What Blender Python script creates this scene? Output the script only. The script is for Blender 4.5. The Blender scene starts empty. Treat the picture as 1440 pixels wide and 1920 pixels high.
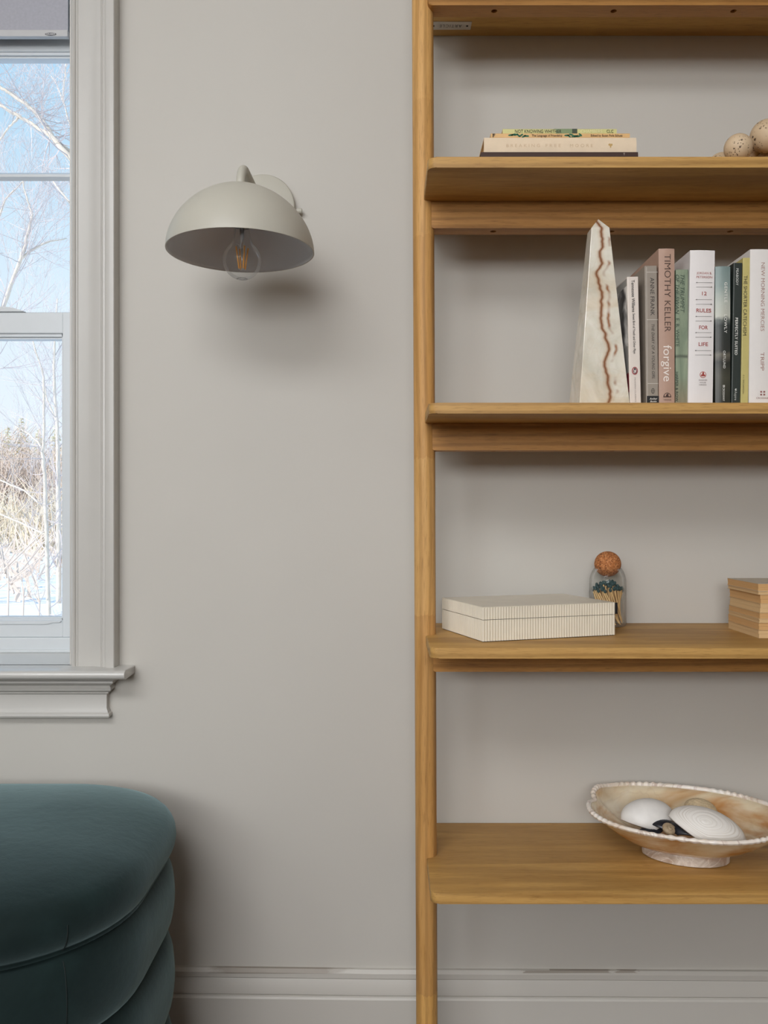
import bpy, bmesh, math, random
from mathutils import Vector, Matrix

# ------------------------------------------------------------------ camera, sky, sun, lamps, exposure
C = bpy.context.scene
COL = C.collection
F = 1600.0            # focal length in pixels of the 1440 x 1920 frame
HX, HY = 720.0, 965.0 # vanishing point of the lines that run into the wall
ZC = 1.03             # camera height
YW = 1.615            # distance from camera to the wall
PI = math.pi

cam_d = bpy.data.cameras.new('camera')
cam_d.sensor_fit = 'HORIZONTAL'
cam_d.sensor_width = 36.0
cam_d.lens = 36.0 * F / 1440.0
cam_d.shift_y = 5.0 / 1440.0
cam_d.clip_start = 0.02
cam_d.clip_end = 400
cam = bpy.data.objects.new('camera', cam_d)
COL.objects.link(cam)
cam.location = (0, 0, ZC)
cam.rotation_euler = (PI / 2, 0, 0)
C.camera = cam

C.view_settings.view_transform = 'Standard'
C.view_settings.look = 'None'
C.view_settings.gamma = 1.0
C.view_settings.exposure = 0.0
C.view_settings.use_curve_mapping = False
C.cycles.use_denoising = True
C.cycles.max_bounces = 8
C.cycles.diffuse_bounces = 5
C.cycles.transparent_max_bounces = 24
C.cycles.caustics_reflective = False
C.cycles.caustics_refractive = False
C.cycles.sample_clamp_indirect = 6

W = bpy.data.worlds.new('sky')
C.world = W
W.use_nodes = True
nt = W.node_tree
nt.nodes.clear()
wo = nt.nodes.new('ShaderNodeOutputWorld')
wb = nt.nodes.new('ShaderNodeBackground')
tc = nt.nodes.new('ShaderNodeTexCoord')
sp = nt.nodes.new('ShaderNodeSeparateXYZ')
rp = nt.nodes.new('ShaderNodeValToRGB')
nt.links.new(tc.outputs['Generated'], sp.inputs[0])
nt.links.new(sp.outputs['Z'], rp.inputs[0])
e = rp.color_ramp.elements
e[0].position = 0.0; e[0].color = (0.82, 0.87, 0.92, 1)
e[1].position = 1.0; e[1].color = (0.22, 0.48, 0.86, 1)
k_ = e.new(0.22); k_.color = (0.68, 0.80, 0.90, 1)
k_ = e.new(0.42); k_.color = (0.44, 0.66, 0.84, 1)
nt.links.new(rp.outputs[0], wb.inputs[0])
wb.inputs[1].default_value = 1.15
nt.links.new(wb.outputs[0], wo.inputs[0])


def lamp(name, kind, loc, direction, energy, color, size=None, size_y=None, angle=None):
    d = bpy.data.lights.new(name, kind)
    d.energy = energy
    d.color = color
    if kind == 'AREA':
        d.shape = 'RECTANGLE'
        d.size = size
        d.size_y = size_y
    if angle is not None:
        d.angle = angle
    o = bpy.data.objects.new(name, d)
    COL.objects.link(o)
    o.location = loc
    o.rotation_euler = Vector(direction).to_track_quat('-Z', 'Y').to_euler()
    return o


lamp('sun', 'SUN', (-6, -6, 9), (0.62, 0.55, -0.56), 3.8, (1.0, 0.95, 0.88), angle=0.01)
# added area lamps for assumed daylight, no windows in these solid walls: a wide one high behind the camera, one on the left wall; plus an added overhead fill, no known fixture, for more light from above
lamp('assumed_daylight_behind', 'AREA', (-0.9, -4.05, 2.12), (0.0, 1, -0.12), 112, (0.955, 0.962, 0.985), 2.8, 1.05)
lamp('assumed_daylight_left', 'AREA', (-1.95, -1.2, 2.0), (1, 0.3, -0.1), 20, (0.86, 0.94, 1.0), 1.2, 1.4)
lamp('ceiling_fill', 'AREA', (-0.75, -0.75, 2.66), (0.05, 0.3, -1.0), 56, (0.955, 0.962, 0.985), 1.5, 1.0)


# ------------------------------------------------------------------ helpers
def at(px, py, D):
    """pixel of the photograph at distance D -> point in the room"""
    return Vector(((px - HX) * D / F, D, ZC + (HY - py) * D / F))


def link(o, parent=None):
    COL.objects.link(o)
    if parent is not None:
        o.parent = parent
    return o


def world_loc(p):
    v = Vector((0, 0, 0))
    while p is not None:
        v += p.location
        p = p.parent
    return v


def obj(name, bm, mat, parent=None, smooth=False, world=False, autosmooth=None):
    """bmesh -> one linked mesh object; world=True: the mesh is given in room coordinates"""
    bmesh.ops.recalc_face_normals(bm, faces=bm.faces)
    if world and parent is not None:
        bmesh.ops.translate(bm, verts=bm.verts, vec=-world_loc(parent))
    m = bpy.data.meshes.new(name)
    if autosmooth is not None:
        for e_ in bm.edges:
            if len(e_.link_faces) == 2 and e_.calc_face_angle(0) > autosmooth:
                e_.smooth = False
        smooth = True
    if smooth:
        for f in bm.faces:
            f.smooth = True
    bm.to_mesh(m)
    bm.free()
    if mat is not None:
        m.materials.append(mat)
    o = bpy.data.objects.new(name, m)
    return link(o, parent)


def tag(o, label=None, cat=None, group=None, kind=None):
    if label: o['label'] = label
    if cat: o['category'] = cat
    if group: o['group'] = group
    if kind: o['kind'] = kind
    return o


def thing(name, loc, label, cat, group=None, rotz=0.0):
    o = bpy.data.objects.new(name, None)
    o.empty_display_size = 0.05
    COL.objects.link(o)
    o.location = loc
    o.rotation_euler = (0, 0, rotz)
    return tag(o, label, cat, group)


def copy_tree(o, parent=None):
    c = o.copy()
    COL.objects.link(c)
    if parent is not None:
        c.parent = parent
    for ch in list(o.children):
        copy_tree(ch, c)
    return c


def BM():
    return bmesh.new()


def box(bm, x0, x1, y0, y1, z0, z1, bevel=0.0, seg=2):
    vs = [bm.verts.new(p) for p in ((x0, y0, z0), (x1, y0, z0), (x1, y1, z0), (x0, y1, z0),
                                    (x0, y0, z1), (x1, y0, z1), (x1, y1, z1), (x0, y1, z1))]
    fs = [bm.faces.new([vs[i] for i in q]) for q in
          ((3, 2, 1, 0), (4, 5, 6, 7), (0, 1, 5, 4), (1, 2, 6, 5), (2, 3, 7, 6), (3, 0, 4, 7))]
    if bevel > 0:
        es = set()
        for f in fs:
            es.update(f.edges)
        bmesh.ops.bevel(bm, geom=list(es), offset=bevel, segments=seg, profile=0.6, affect='EDGES')
    return vs


def prism(bm, poly, a, b, axis='z', bevel=0.0, seg=2):
    """poly: 2D points; extruded along axis from a to b. z: (x,y); y: (x,z); x: (y,z)"""
    def p3(p, h):
        if axis == 'z': return (p[0], p[1], h)
        if axis == 'y': return (p[0], h, p[1])
        return (h, p[0], p[1])
    lo = [bm.verts.new(p3(p, a)) for p in poly]
    hi = [bm.verts.new(p3(p, b)) for p in poly]
    n = len(poly)
    f0 = bm.faces.new(lo[::-1])
    f1 = bm.faces.new(hi)
    for i in range(n):
        j = (i + 1) % n
        bm.faces.new((lo[i], lo[j], hi[j], hi[i]))
    if bevel > 0:
        es = list(set(f0.edges) | set(f1.edges))
        bmesh.ops.bevel(bm, geom=es, offset=bevel, segments=seg, profile=0.6, affect='EDGES')


def lathe(bm, prof, n=48, c=(0, 0, 0), closed=False, axis='z'):
    """prof: (r, h) points; r = 0 ends are single vertices"""
    rings = []
    for r, h in prof:
        if r < 1e-7:
            rings.append([bm.verts.new(_ax(0, 0, h, c, axis))])
        else:
            rings.append([bm.verts.new(_ax(r * math.cos(2 * PI * k / n), r * math.sin(2 * PI * k / n), h, c, axis)) for k in range(n)])
    m = len(rings)
    for i in range(m if closed else m - 1):
        A, B = rings[i], rings[(i + 1) % m]
        for k in range(n):
            l = (k + 1) % n
            if len(A) == 1 and len(B) == 1: continue
            if len(A) == 1: bm.faces.new((A[0], B[l], B[k]))
            elif len(B) == 1: bm.faces.new((A[k], A[l], B[0]))
            else: bm.faces.new((A[k], A[l], B[l], B[k]))


def _ax(a, b, h, c, axis):
    if axis == 'z': return (c[0] + a, c[1] + b, c[2] + h)
    if axis == 'y': return (c[0] + a, c[1] + h, c[2] + b)
    return (c[0] + h, c[1] + a, c[2] + b)


def tube(bm, pts, radii, n=10, caps=True):
    pts = [Vector(p) for p in pts]
    if not hasattr(radii, '__len__'): radii = [radii] * len(pts)
    rings = []
    up = None
    for i, p in enumerate(pts):
        t = (pts[min(i + 1, len(pts) - 1)] - pts[max(i - 1, 0)]).normalized()
        if up is None:
            up = Vector((0, 0, 1)) if abs(t.z) < 0.9 else Vector((1, 0, 0))
        s = t.cross(up)
        if s.length < 1e-6: s = t.cross(Vector((0, 1, 0)))
        s.normalize()
        up = s.cross(t).normalized()
        rings.append([bm.verts.new(p + (s * math.cos(2 * PI * k / n) + up * math.sin(2 * PI * k / n)) * radii[i]) for k in range(n)])
    for A, B in zip(rings, rings[1:]):
        for k in range(n):
            l = (k + 1) % n
            bm.faces.new((A[k], A[l], B[l], B[k]))
    if caps and n > 2:
        bm.faces.new(rings[0][::-1])
        bm.faces.new(rings[-1])


def ball(bm, c, r, seg=24, rings=14, sx=1, sy=1, sz=1):
    lathe_pts = [(max(0.0, r * math.sin(PI * i / rings)), -r * math.cos(PI * i / rings)) for i in range(rings + 1)]
    lathe_pts[0] = (0, -r); lathe_pts[-1] = (0, r)
    b0 = len(bm.verts)
    lathe(bm, lathe_pts, seg, (0, 0, 0))
    bm.verts.ensure_lookup_table()
    for v in bm.verts[b0:]:
        v.co = Vector((v.co.x * sx + c[0], v.co.y * sy + c[1], v.co.z * sz + c[2]))


def strip(bm, rows, closed=False):
    """rows: equal-length lists of 3D points joined by quads"""
    R = [[bm.verts.new(p) for p in r] for r in rows]
    for A, B in zip(R, R[1:]):
        n = len(A)
        for k in range(n if closed else n - 1):
            l = (k + 1) % n
            bm.faces.new((A[k], A[l], B[l], B[k]))
    return R


def arc(cx, cy, r, a0, a1, n):
    return [(cx + r * math.cos(math.radians(a0 + (a1 - a0) * i / n)), cy + r * math.sin(math.radians(a0 + (a1 - a0) * i / n))) for i in range(n + 1)]


# ------------------------------------------------------------------ materials
def srgb(r, g, b):
    def f(c):
        c /= 255.0
        return c / 12.92 if c <= 0.04045 else ((c + 0.055) / 1.055) ** 2.4
    return (f(r), f(g), f(b), 1.0)


class NT:
    """tiny node-tree builder"""
    def __init__(s, name):
        s.m = bpy.data.materials.new(name)
        s.m.use_nodes = True
        s.t = s.m.node_tree
        s.t.nodes.clear()
        s.out = s.t.nodes.new('ShaderNodeOutputMaterial')
        s.b = s.t.nodes.new('ShaderNodeBsdfPrincipled')
        s.t.links.new(s.b.outputs[0], s.out.inputs[0])
        s.tc = s.t.nodes.new('ShaderNodeTexCoord')

    def n(s, kind, **kw):
        nd = s.t.nodes.new(kind)
        for k, v in kw.items():
            setattr(nd, k, v)
        return nd

    def l(s, a, b):
        s.t.links.new(a, b)

    def mapping(s, scale, loc=(0, 0, 0), rot=(0, 0, 0), src=None):
        nd = s.n('ShaderNodeMapping')
        s.l(src or s.tc.outputs['Object'], nd.inputs[0])
        nd.inputs['Scale'].default_value = scale
        nd.inputs['Location'].default_value = loc
        nd.inputs['Rotation'].default_value = rot
        return nd.outputs[0]

    def noise(s, vec, scale, detail=3, rough=0.5, dist=0.0, out='Fac'):
        nd = s.n('ShaderNodeTexNoise')
        s.l(vec, nd.inputs['Vector'])
        nd.inputs['Scale'].default_value = scale
        nd.inputs['Detail'].default_value = detail
        nd.inputs['Roughness'].default_value = rough
        nd.inputs['Distortion'].default_value = dist
        return nd.outputs[out]

    def ramp(s, fac, stops, interp='LINEAR'):
        nd = s.n('ShaderNodeValToRGB')
        nd.color_ramp.interpolation = interp
        el = nd.color_ramp.elements
        el[0].position, el[0].color = stops[0]
        el[1].position, el[1].color = stops[-1]
        for p, c in stops[1:-1]:
            x = el.new(p)
            x.color = c
        s.l(fac, nd.inputs[0])
        return nd.outputs[0]

    def mix(s, fac, a, b, mode='MIX'):
        nd = s.n('ShaderNodeMix', data_type='RGBA', blend_type=mode)
        for idx, v in ((0, fac), (6, a), (7, b)):
            if isinstance(v, (int, float)): nd.inputs[idx].default_value = v
            elif isinstance(v, tuple): nd.inputs[idx].default_value = v
            else: s.l(v, nd.inputs[idx])
        return nd.outputs[2]

    def math(s, op, a, b=0.0, c=0.0):
        nd = s.n('ShaderNodeMath', operation=op)
        for idx, v in enumerate((a, b, c)):
            if isinstance(v, (int, float)): nd.inputs[idx].default_value = v
            else: s.l(v, nd.inputs[idx])
        return nd.outputs[0]

    def xyz(s, vec=None):
        nd = s.n('ShaderNodeSeparateXYZ')
        s.l(vec or s.tc.outputs['Object'], nd.inputs[0])
        return nd.outputs

    def bump(s, h, strength=0.2, dist=0.001):
        nd = s.n('ShaderNodeBump')
        s.l(h, nd.inputs['Height'])
        nd.inputs['Strength'].default_value = strength
        nd.inputs['Distance'].default_value = dist
        s.l(nd.outputs[0], s.b.inputs['Normal'])

    def base(s, c):
        if isinstance(c, tuple): s.b.inputs['Base Color'].default_value = c
        else: s.l(c, s.b.inputs['Base Color'])

    def set(s, **kw):
        for k, v in kw.items():
            s.b.inputs[k.replace('_', ' ')].default_value = v
        return s


G = lambda v: (v, v, v, 1.0)
BK, WH = G(0.0), G(1.0)


def plain(name, c, rough=0.6, var=0.06, vscale=40, bump=0.0, bscale=300, **kw):
    s = NT(name)
    v = s.noise(s.mapping((1, 1, 1)), vscale, 4)
    lo = tuple(x * (1 - var) for x in c[:3]) + (1,)
    hi = tuple(min(1, x * (1 + var)) for x in c[:3]) + (1,)
    s.base(s.ramp(v, [(0.3, lo), (0.7, hi)]))
    s.set(Roughness=rough, **kw)
    if bump: s.bump(s.noise(s.mapping((1, 1, 1)), bscale, 2), bump, 0.0006)
    return s.m


def wood(name, light, mid, dark, axis='x', post=False, seed=0.0):
    s = NT(name)
    sc = {'x': (1.4, 16, 16), 'z': (18, 18, 1.6)}[axis]
    fine = {'x': (34, 640, 640), 'z': (620, 620, 30)}[axis]
    v = s.mapping(sc, (seed, seed * 1.7, seed * 0.6))
    big = s.noise(v, 2.2, 4, 0.55, 0.9)
    rings = s.n('ShaderNodeTexWave', wave_type='BANDS', bands_direction='Z' if axis == 'x' else 'X')
    s.l(v, rings.inputs['Vector'])
    rings.inputs['Scale'].default_value = 1.3
    rings.inputs['Distortion'].default_value = 7.0
    rings.inputs['Detail'].default_value = 3.0
    rings.inputs['Detail Scale'].default_value = 0.7
    col = s.ramp(big, [(0.28, mid), (0.5, light), (0.75, mid)])
    col = s.mix(s.math('MULTIPLY', s.ramp(rings.outputs[0], [(0.45, BK), (0.95, WH)]), 0.34), col, dark)
    f = s.noise(s.mapping(fine, (seed, 0, 0)), 1.0, 4, 0.6)
    pore = s.ramp(f, [(0.54, BK), (0.70, WH)])
    if post:
        z = s.xyz()[2]
        jag = s.noise(s.mapping((260, 260, 3)), 1.0, 1)
        zz = s.math('ADD', z, s.math('MULTIPLY', s.math('SUBTRACT', jag, 0.5), 0.014))
        seg_ = s.ramp(s.math('DIVIDE', zz, 2.2), [
            (0.0, (1.06, 1.0, 0.88, 1)), (0.0955, (0.90, 0.82, 0.76, 1)), (0.39, (1.02, 0.98, 0.95, 1)),
            (0.509, (0.92, 0.83, 0.74, 1)), (0.68, (1.0, 0.93, 0.86, 1)), (0.789, (1.07, 1.02, 0.98, 1)), (0.9, (0.98, 0.95, 0.9, 1))], 'CONSTANT')
        col = s.mix(1.0, col, seg_, 'MULTIPLY')
    col = s.mix(s.math('MULTIPLY', pore, 0.50), col, dark)
    s.base(col)
    s.set(Roughness=0.52)
    s.b.inputs['Specular IOR Level'].default_value = 0.35
    s.bump(f, 0.12, 0.0006)
    return s.m


OAK_L, OAK_M, OAK_D = srgb(197, 155, 90), srgb(181, 138, 75), srgb(116, 78, 36)
M = {}
M['oak_shelf'] = wood('oak_shelf', OAK_L, OAK_M, OAK_D, 'x', seed=0.3)
M['oak_rail'] = wood('oak_rail', srgb(184, 134, 71), srgb(166, 117, 58), srgb(104, 66, 28), 'x', seed=2.1)
M['oak_post'] = wood('oak_post', srgb(210, 168, 106), srgb(196, 152, 88), srgb(134, 94, 48), 'z', post=True, seed=1.1)
M['oak_block'] = wood('oak_block', srgb(206, 166, 110), srgb(190, 148, 92), OAK_D, 'x', seed=4.0)

# painted wall: faint roller texture
s = NT('wall_paint')
v = s.noise(s.mapping((1, 1, 1)), 1.6, 3)
s.base(s.ramp(v, [(0.3, srgb(196, 193, 186)), (0.7, srgb(201, 198, 191))]))
s.set(Roughness=0.62)
s.b.inputs['Specular IOR Level'].default_value = 0.3
s.bump(s.noise(s.mapping((1, 1, 1)), 420, 2), 0.06, 0.0006)
M['wall'] = s.m
M['ceiling'] = plain('ceiling_paint', srgb(232, 228, 222), 0.8, 0.02)
M['trim'] = plain('trim_paint', srgb(194, 192, 187), 0.32, 0.015, 8)
M['stool'] = plain('stool_gloss_paint', srgb(198, 197, 193), 0.16, 0.01, 8)
M['vinyl'] = plain('window_vinyl', srgb(212, 217, 220), 0.38, 0.01)
M['floor'] = wood('floor_boards', srgb(82, 52, 28), srgb(70, 42, 22), srgb(48, 30, 16), 'x', seed=6.0)
# baseboard: trim paint with a chipped, dusty strip on its top ledge
s = NT('baseboard_paint')
x, y, z = s.xyz()
chip = s.noise(s.mapping((26, 60, 150)), 1.0, 4, 0.6)
inz = s.math('GREATER_THAN', z, -0.0065)
along = s.ramp(s.math('ADD', s.math('MULTIPLY', s.math('ABSOLUTE', s.math('ADD', x, 0.20)), 4.2), s.math('MULTIPLY', chip, 0.5)), [(0.62, WH), (0.82, BK)])
along2 = s.ramp(s.math('ADD', s.math('MULTIPLY', s.math('ABSOLUTE', s.math('SUBTRACT', x, 0.36)), 3.0), chip), [(0.80, WH), (0.84, BK)])
msk = s.math('MULTIPLY', inz, s.math('MAXIMUM', along, s.math('MULTIPLY', along2, s.math('LESS_THAN', z, -0.003))))
s.base(s.mix(s.math('MULTIPLY', msk, 0.75), srgb(198, 195, 188), srgb(142, 132, 120)))
s.set(Roughness=0.45)
M['baseboard'] = s.m

# thin clear glass: mostly transparent, at grazing angles mirror plus white diffuse, painting in bright refracted edge light
def thin_glass(name, tint, edge=0.5, blend=0.35, body=0.03):
    s = NT(name)
    s.t.nodes.remove(s.b)
    tr = s.n('ShaderNodeBsdfTransparent'); tr.inputs[0].default_value = tint
    g0 = s.n('ShaderNodeBsdfGlossy'); g0.inputs['Roughness'].default_value = 0.02
    df = s.n('ShaderNodeBsdfDiffuse'); df.inputs[0].default_value = (0.8, 0.8, 0.78, 1)
    gl = s.n('ShaderNodeMixShader'); gl.inputs[0].default_value = 0.45
    s.l(g0.outputs[0], gl.inputs[1]); s.l(df.outputs[0], gl.inputs[2])
    lw = s.n('ShaderNodeLayerWeight'); lw.inputs[0].default_value = blend
    fac = s.math('ADD', s.math('MULTIPLY', lw.outputs['Fresnel'], edge), body)
    mx = s.n('ShaderNodeMixShader')
    s.l(fac, mx.inputs[0]); s.l(tr.outputs[0], mx.inputs[1]); s.l(gl.outputs[0], mx.inputs[2])
    s.l(mx.outputs[0], s.out.inputs[0])
    return s.m


M['pane'] = thin_glass('window_glass', (0.985, 0.99, 0.995, 1), 0.10, 0.15, 0.004)
M['jar_glass'] = thin_glass('jar_glass', (0.985, 0.99, 0.985, 1), 0.5, 0.16, 0.012)
M['bulb_glass'] = thin_glass('bulb_glass', (0.985, 0.99, 0.99, 1), 0.45, 0.16, 0.02)

M['sconce'] = plain('sconce_paint', srgb(186, 183, 171), 0.45, 0.01)
M['sconce_in'] = plain('sconce_lining', srgb(224, 227, 231), 0.24, 0.01)
M['steel'] = plain('steel', (0.62, 0.62, 0.63, 1), 0.3, 0.02, Metallic=1.0)
M['filament'] = plain('filament_phosphor', srgb(244, 176, 92), 0.5, 0.05)
M['grey_print'] = plain('grey_print', srgb(110, 112, 112), 0.6, 0.02)
M['blind'] = plain('blind_fabric', srgb(176, 176, 184), 0.85, 0.05, 180, 0.15, 700)
M['blind_bar'] = plain('blind_bar', srgb(196, 196, 196), 0.5, 0.02)

# velvet
s = NT('green_velvet')
cl = s.noise(s.mapping((1, 1, 1)), 9, 5, 0.62, 0.6)
fib = s.noise(s.mapping((1, 1, 1)), 900, 2)
c = s.ramp(cl, [(0.30, srgb(14, 28, 27)), (0.52, srgb(19, 35, 34)), (0.72, srgb(26, 44, 43))])
c = s.mix(s.math('MULTIPLY', fib, 0.35), c, srgb(20, 34, 36))
s.base(c)
s.set(Roughness=0.78)
s.b.inputs['Specular IOR Level'].default_value = 0.18
s.b.inputs['Sheen Weight'].default_value = 1.0
s.b.inputs['Sheen Roughness'].default_value = 0.43
s.b.inputs['Sheen Tint'].default_value = srgb(158, 186, 190)
s.bump(s.noise(s.mapping((1, 1, 1)), 60, 5, 0.6), 0.25, 0.002)
M['velvet'] = s.m
M['velvet_seam'] = plain('velvet_seam', srgb(24, 34, 34), 0.8, 0.03)


# onyx
def onyx(name, stops, amber, vein, scale=11, vein_amount=1.0, amber_amount=0.5, coat=0.25, rough=0.22, zs=1.6):
    s = NT(name)
    v = s.mapping((1, 1, 1))
    a = s.noise(v, scale, 5, 0.55, 1.4)
    c = s.ramp(a, stops)
    fine = s.noise(s.mapping((1, 1, 3.0)), scale * 5, 4, 0.6, 0.8)
    c = s.mix(s.math('MULTIPLY', fine, 0.22), c, srgb(236, 232, 220))
    b = s.noise(s.mapping((1, 1, zs), (3.1, 0.4, 1.2)), scale * 0.62, 4, 0.6, 1.0)
    c = s.mix(s.math('MULTIPLY', s.ramp(b, [(0.46, BK), (0.62, WH)]), amber_amount), c, amber)
    w = s.noise(s.mapping((1, 1, 1), (0.7, 2.2, 0.1)), scale * 0.75, 3, 0.5, 2.2)
    d = s.math('ABSOLUTE', s.math('SUBTRACT', w, 0.5))
    c = s.mix(s.math('MULTIPLY', s.ramp(d, [(0.0, WH), (0.022, BK)]), vein_amount), c, vein)
    return s, c, rough, coat


def onyx_finish(s, c, rough, coat):
    s.base(c)
    s.set(Roughness=rough)
    s.b.inputs['Subsurface Weight'].default_value = 0.12
    s.b.inputs['Subsurface Radius'].default_value = (0.01, 0.007, 0.004)
    s.b.inputs['Coat Weight'].default_value = coat
    s.b.inputs['Coat Roughness'].default_value = 0.08
    return s.m


s, c, r_, k_ = onyx('onyx_obelisk', [(0.30, srgb(196, 190, 172)), (0.5, srgb(222, 217, 202)), (0.7, srgb(238, 234, 222))],
                    srgb(206, 176, 130), srgb(190, 160, 120), 13, 0.10, 0.28)
x, y, z = s.xyz()
nz = s.n('ShaderNodeTexNoise', noise_dimensions='1D')
s.l(z, nz.inputs['W']); nz.inputs['Scale'].default_value = 17; nz.inputs['Detail'].default_value = 3; nz.inputs['Roughness'].default_value = 0.42
wander = s.math('MULTIPLY', s.math('SUBTRACT', nz.outputs[0], 0.5), 0.045)
lean = s.math('MULTIPLY', z, -0.018)
pos = s.math('SUBTRACT', x, s.math('ADD', s.math('ADD', wander, lean), 0.003))
halo = s.ramp(s.math('ABSOLUTE', pos), [(0.0, G(0.6)), (0.006, BK)])
c = s.mix(halo, c, srgb(196, 148, 96))
c = s.mix(s.ramp(s.math('ABSOLUTE', pos), [(0.0003, WH), (0.0012, BK)]), c, srgb(124, 70, 34))
pos2 = s.math('SUBTRACT', pos, 0.0115)
gaps = s.ramp(s.noise(s.mapping((0, 0, 1)), 26, 2), [(0.47, BK), (0.55, WH)])
c = s.mix(s.math('MULTIPLY', gaps, s.ramp(s.math('ABSOLUTE', pos2), [(0.0006, WH), (0.0024, BK)])), c, srgb(150, 92, 48))
M['obelisk'] = onyx_finish(s, c, 0.2, 0.3)
s, c, r_, k_ = onyx('onyx_bowl', [(0.30, srgb(206, 176, 130)), (0.5, srgb(226, 208, 174)), (0.68, srgb(240, 230, 208))],
                    srgb(184, 122, 48), srgb(140, 76, 30), 7, 0.10, 0.85, zs=3.2)
M['bowl'] = onyx_finish(s, c, 0.24, 0.3)
s, c, r_, k_ = onyx('onyx_rim', [(0.30, srgb(222, 212, 196)), (0.5, srgb(238, 230, 220)), (0.68, srgb(246, 242, 236))],
                    srgb(200, 150, 90), srgb(140, 80, 40), 12, 0.35, 0.2)
M['bowl_rim'] = onyx_finish(s, c, 0.3, 0.2)
s, c, r_, k_ = onyx('onyx_foot', [(0.30, srgb(150, 128, 112)), (0.5, srgb(188, 172, 158)), (0.68, srgb(222, 212, 202))],
                    srgb(150, 104, 66), srgb(236, 230, 222), 22, 0.6, 0.5)
M['bowl_foot'] = onyx_finish(s, c, 0.35, 0.1)

# travertine balls: cream stone with dark pits
s = NT('pitted_stone')
v0 = s.n('ShaderNodeVectorMath', operation='ADD')
wv = s.n('ShaderNodeVectorMath', operation='SCALE')
s.l(s.noise(s.mapping((1, 1, 1)), 190, 2, out='Color'), wv.inputs[0]); wv.inputs['Scale'].default_value = 0.0055
s.l(s.tc.outputs['Object'], v0.inputs[0]); s.l(wv.outputs[0], v0.inputs[1])
def pits(scale, lo, hi, sel_scale, a, b):
    v_ = s.n('ShaderNodeTexVoronoi'); s.l(v0.outputs[0], v_.inputs['Vector']); v_.inputs['Scale'].default_value = scale
    sel = s.ramp(s.noise(s.mapping((1, 1, 1), (scale, 0, 0)), sel_scale, 2), [(a, BK), (b, WH)])
    return s.math('MULTIPLY', s.ramp(v_.outputs['Distance'], [(lo, WH), (hi, BK)]), sel)
pit = s.math('MAXIMUM', pits(105, 0.17, 0.25, 60, 0.46, 0.54), pits(300, 0.2, 0.32, 90, 0.50, 0.58))
c = s.ramp(s.noise(s.mapping((1, 1, 1)), 30, 4), [(0.3, srgb(198, 172, 138)), (0.7, srgb(214, 190, 158))])
s.base(s.mix(pit, c, srgb(74, 50, 30)))
s.set(Roughness=0.6)
s.bump(s.math('MULTIPLY', pit, -1.0), 0.5, 0.001)
M['pitted'] = s.m

# cork
s = NT('cork')
v1 = s.n('ShaderNodeTexVoronoi', feature='F1'); s.l(s.mapping((1, 1, 1)), v1.inputs['Vector']); v1.inputs['Scale'].default_value = 420
nn = s.noise(s.mapping((1, 1, 1)), 260, 3)
c = s.ramp(v1.outputs['Color'], [(0.1, srgb(140, 82, 42)), (0.5, srgb(176, 110, 60)), (0.9, srgb(206, 144, 92))])
s.base(s.mix(s.ramp(nn, [(0.58, BK), (0.68, WH)]), c, srgb(92, 50, 26)))
s.set(Roughness=0.8)
s.bump(nn, 0.3, 0.0008)
M['cork'] = s.m

M['bone_box'] = plain('cream_ribbed_resin', srgb(226, 219, 202), 0.42, 0.03, 30)
M['dark'] = plain('dark_gap', srgb(40, 34, 28), 0.8, 0.02)
M['match_wood'] = plain('match_wood', srgb(220, 184, 130), 0.7, 0.10, 60)
M['match_head'] = plain('match_head', srgb(40, 70, 72), 0.75, 0.10, 200)
M['black'] = plain('black_print', srgb(20, 20, 22), 0.6, 0.02)
M['plate'] = plain('maker_plate', srgb(196, 190, 182), 0.45, 0.02)
M['shell_white'] = plain('shell_white', srgb(232, 230, 226), 0.42, 0.05, 60)
s = NT('shell_ringed')
at_ = s.n('ShaderNodeAttribute', attribute_name='growth')
gr = s.n('ShaderNodeTexNoise', noise_dimensions='1D'); s.l(at_.outputs['Fac'], gr.inputs['W'])
gr.inputs['Scale'].default_value = 22; gr.inputs['Detail'].default_value = 4; gr.inputs['Roughness'].default_value = 0.7
s.base(s.ramp(gr.outputs[0], [(0.30, srgb(206, 198, 188)), (0.42, srgb(228, 224, 217)), (0.6, srgb(236, 233, 228))]))
s.set(Roughness=0.45)
M['shell_ringed'] = s.m
M['shell_tan'] = plain('shell_tan', srgb(202, 182, 148), 0.6, 0.14, 160)
M['mussel'] = plain('mussel_shell', srgb(44, 46, 52), 0.3, 0.3, 60)
M['snail'] = plain('snail_shell', srgb(170, 150, 122), 0.5, 0.2, 150)

# paper edges: fine page lines (stack direction x or z)
def pages(name, c1, c2, axis):
    s = NT(name)
    sc = {'x': (2600, 3, 3), 'z': (3, 3, 2600)}[axis]
    f = s.noise(s.mapping(sc), 1.0, 2)
    big = s.noise(s.mapping((8, 8, 30)), 1.0, 3)
    c = s.ramp(f, [(0.35, c1), (0.65, c2)])
    s.base(s.mix(s.math('MULTIPLY', big, 0.25), c, c1))
    s.set(Roughness=0.85)
    return s.m


M['page_x'] = pages('page_block_upright', srgb(206, 190, 160), srgb(230, 218, 192), 'x')
M['page_z'] = pages('page_block_flat', srgb(196, 150, 96), srgb(222, 182, 128), 'z')
M['page_z2'] = pages('page_block_flat_pale', srgb(206, 172, 124), srgb(226, 196, 150), 'z')


def cloth(name, rgb, rough=0.55, var=0.05, bump=0.08):
    return plain(name, srgb(*rgb), rough, var, 70, bump, 900)


INK = {}
def ink(r, g, b):
    k = (r, g, b)
    if k not in INK:
        INK[k] = plain('ink_%02x%02x%02x' % k, srgb(r, g, b), 0.6, 0.01)
    return INK[k]


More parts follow.
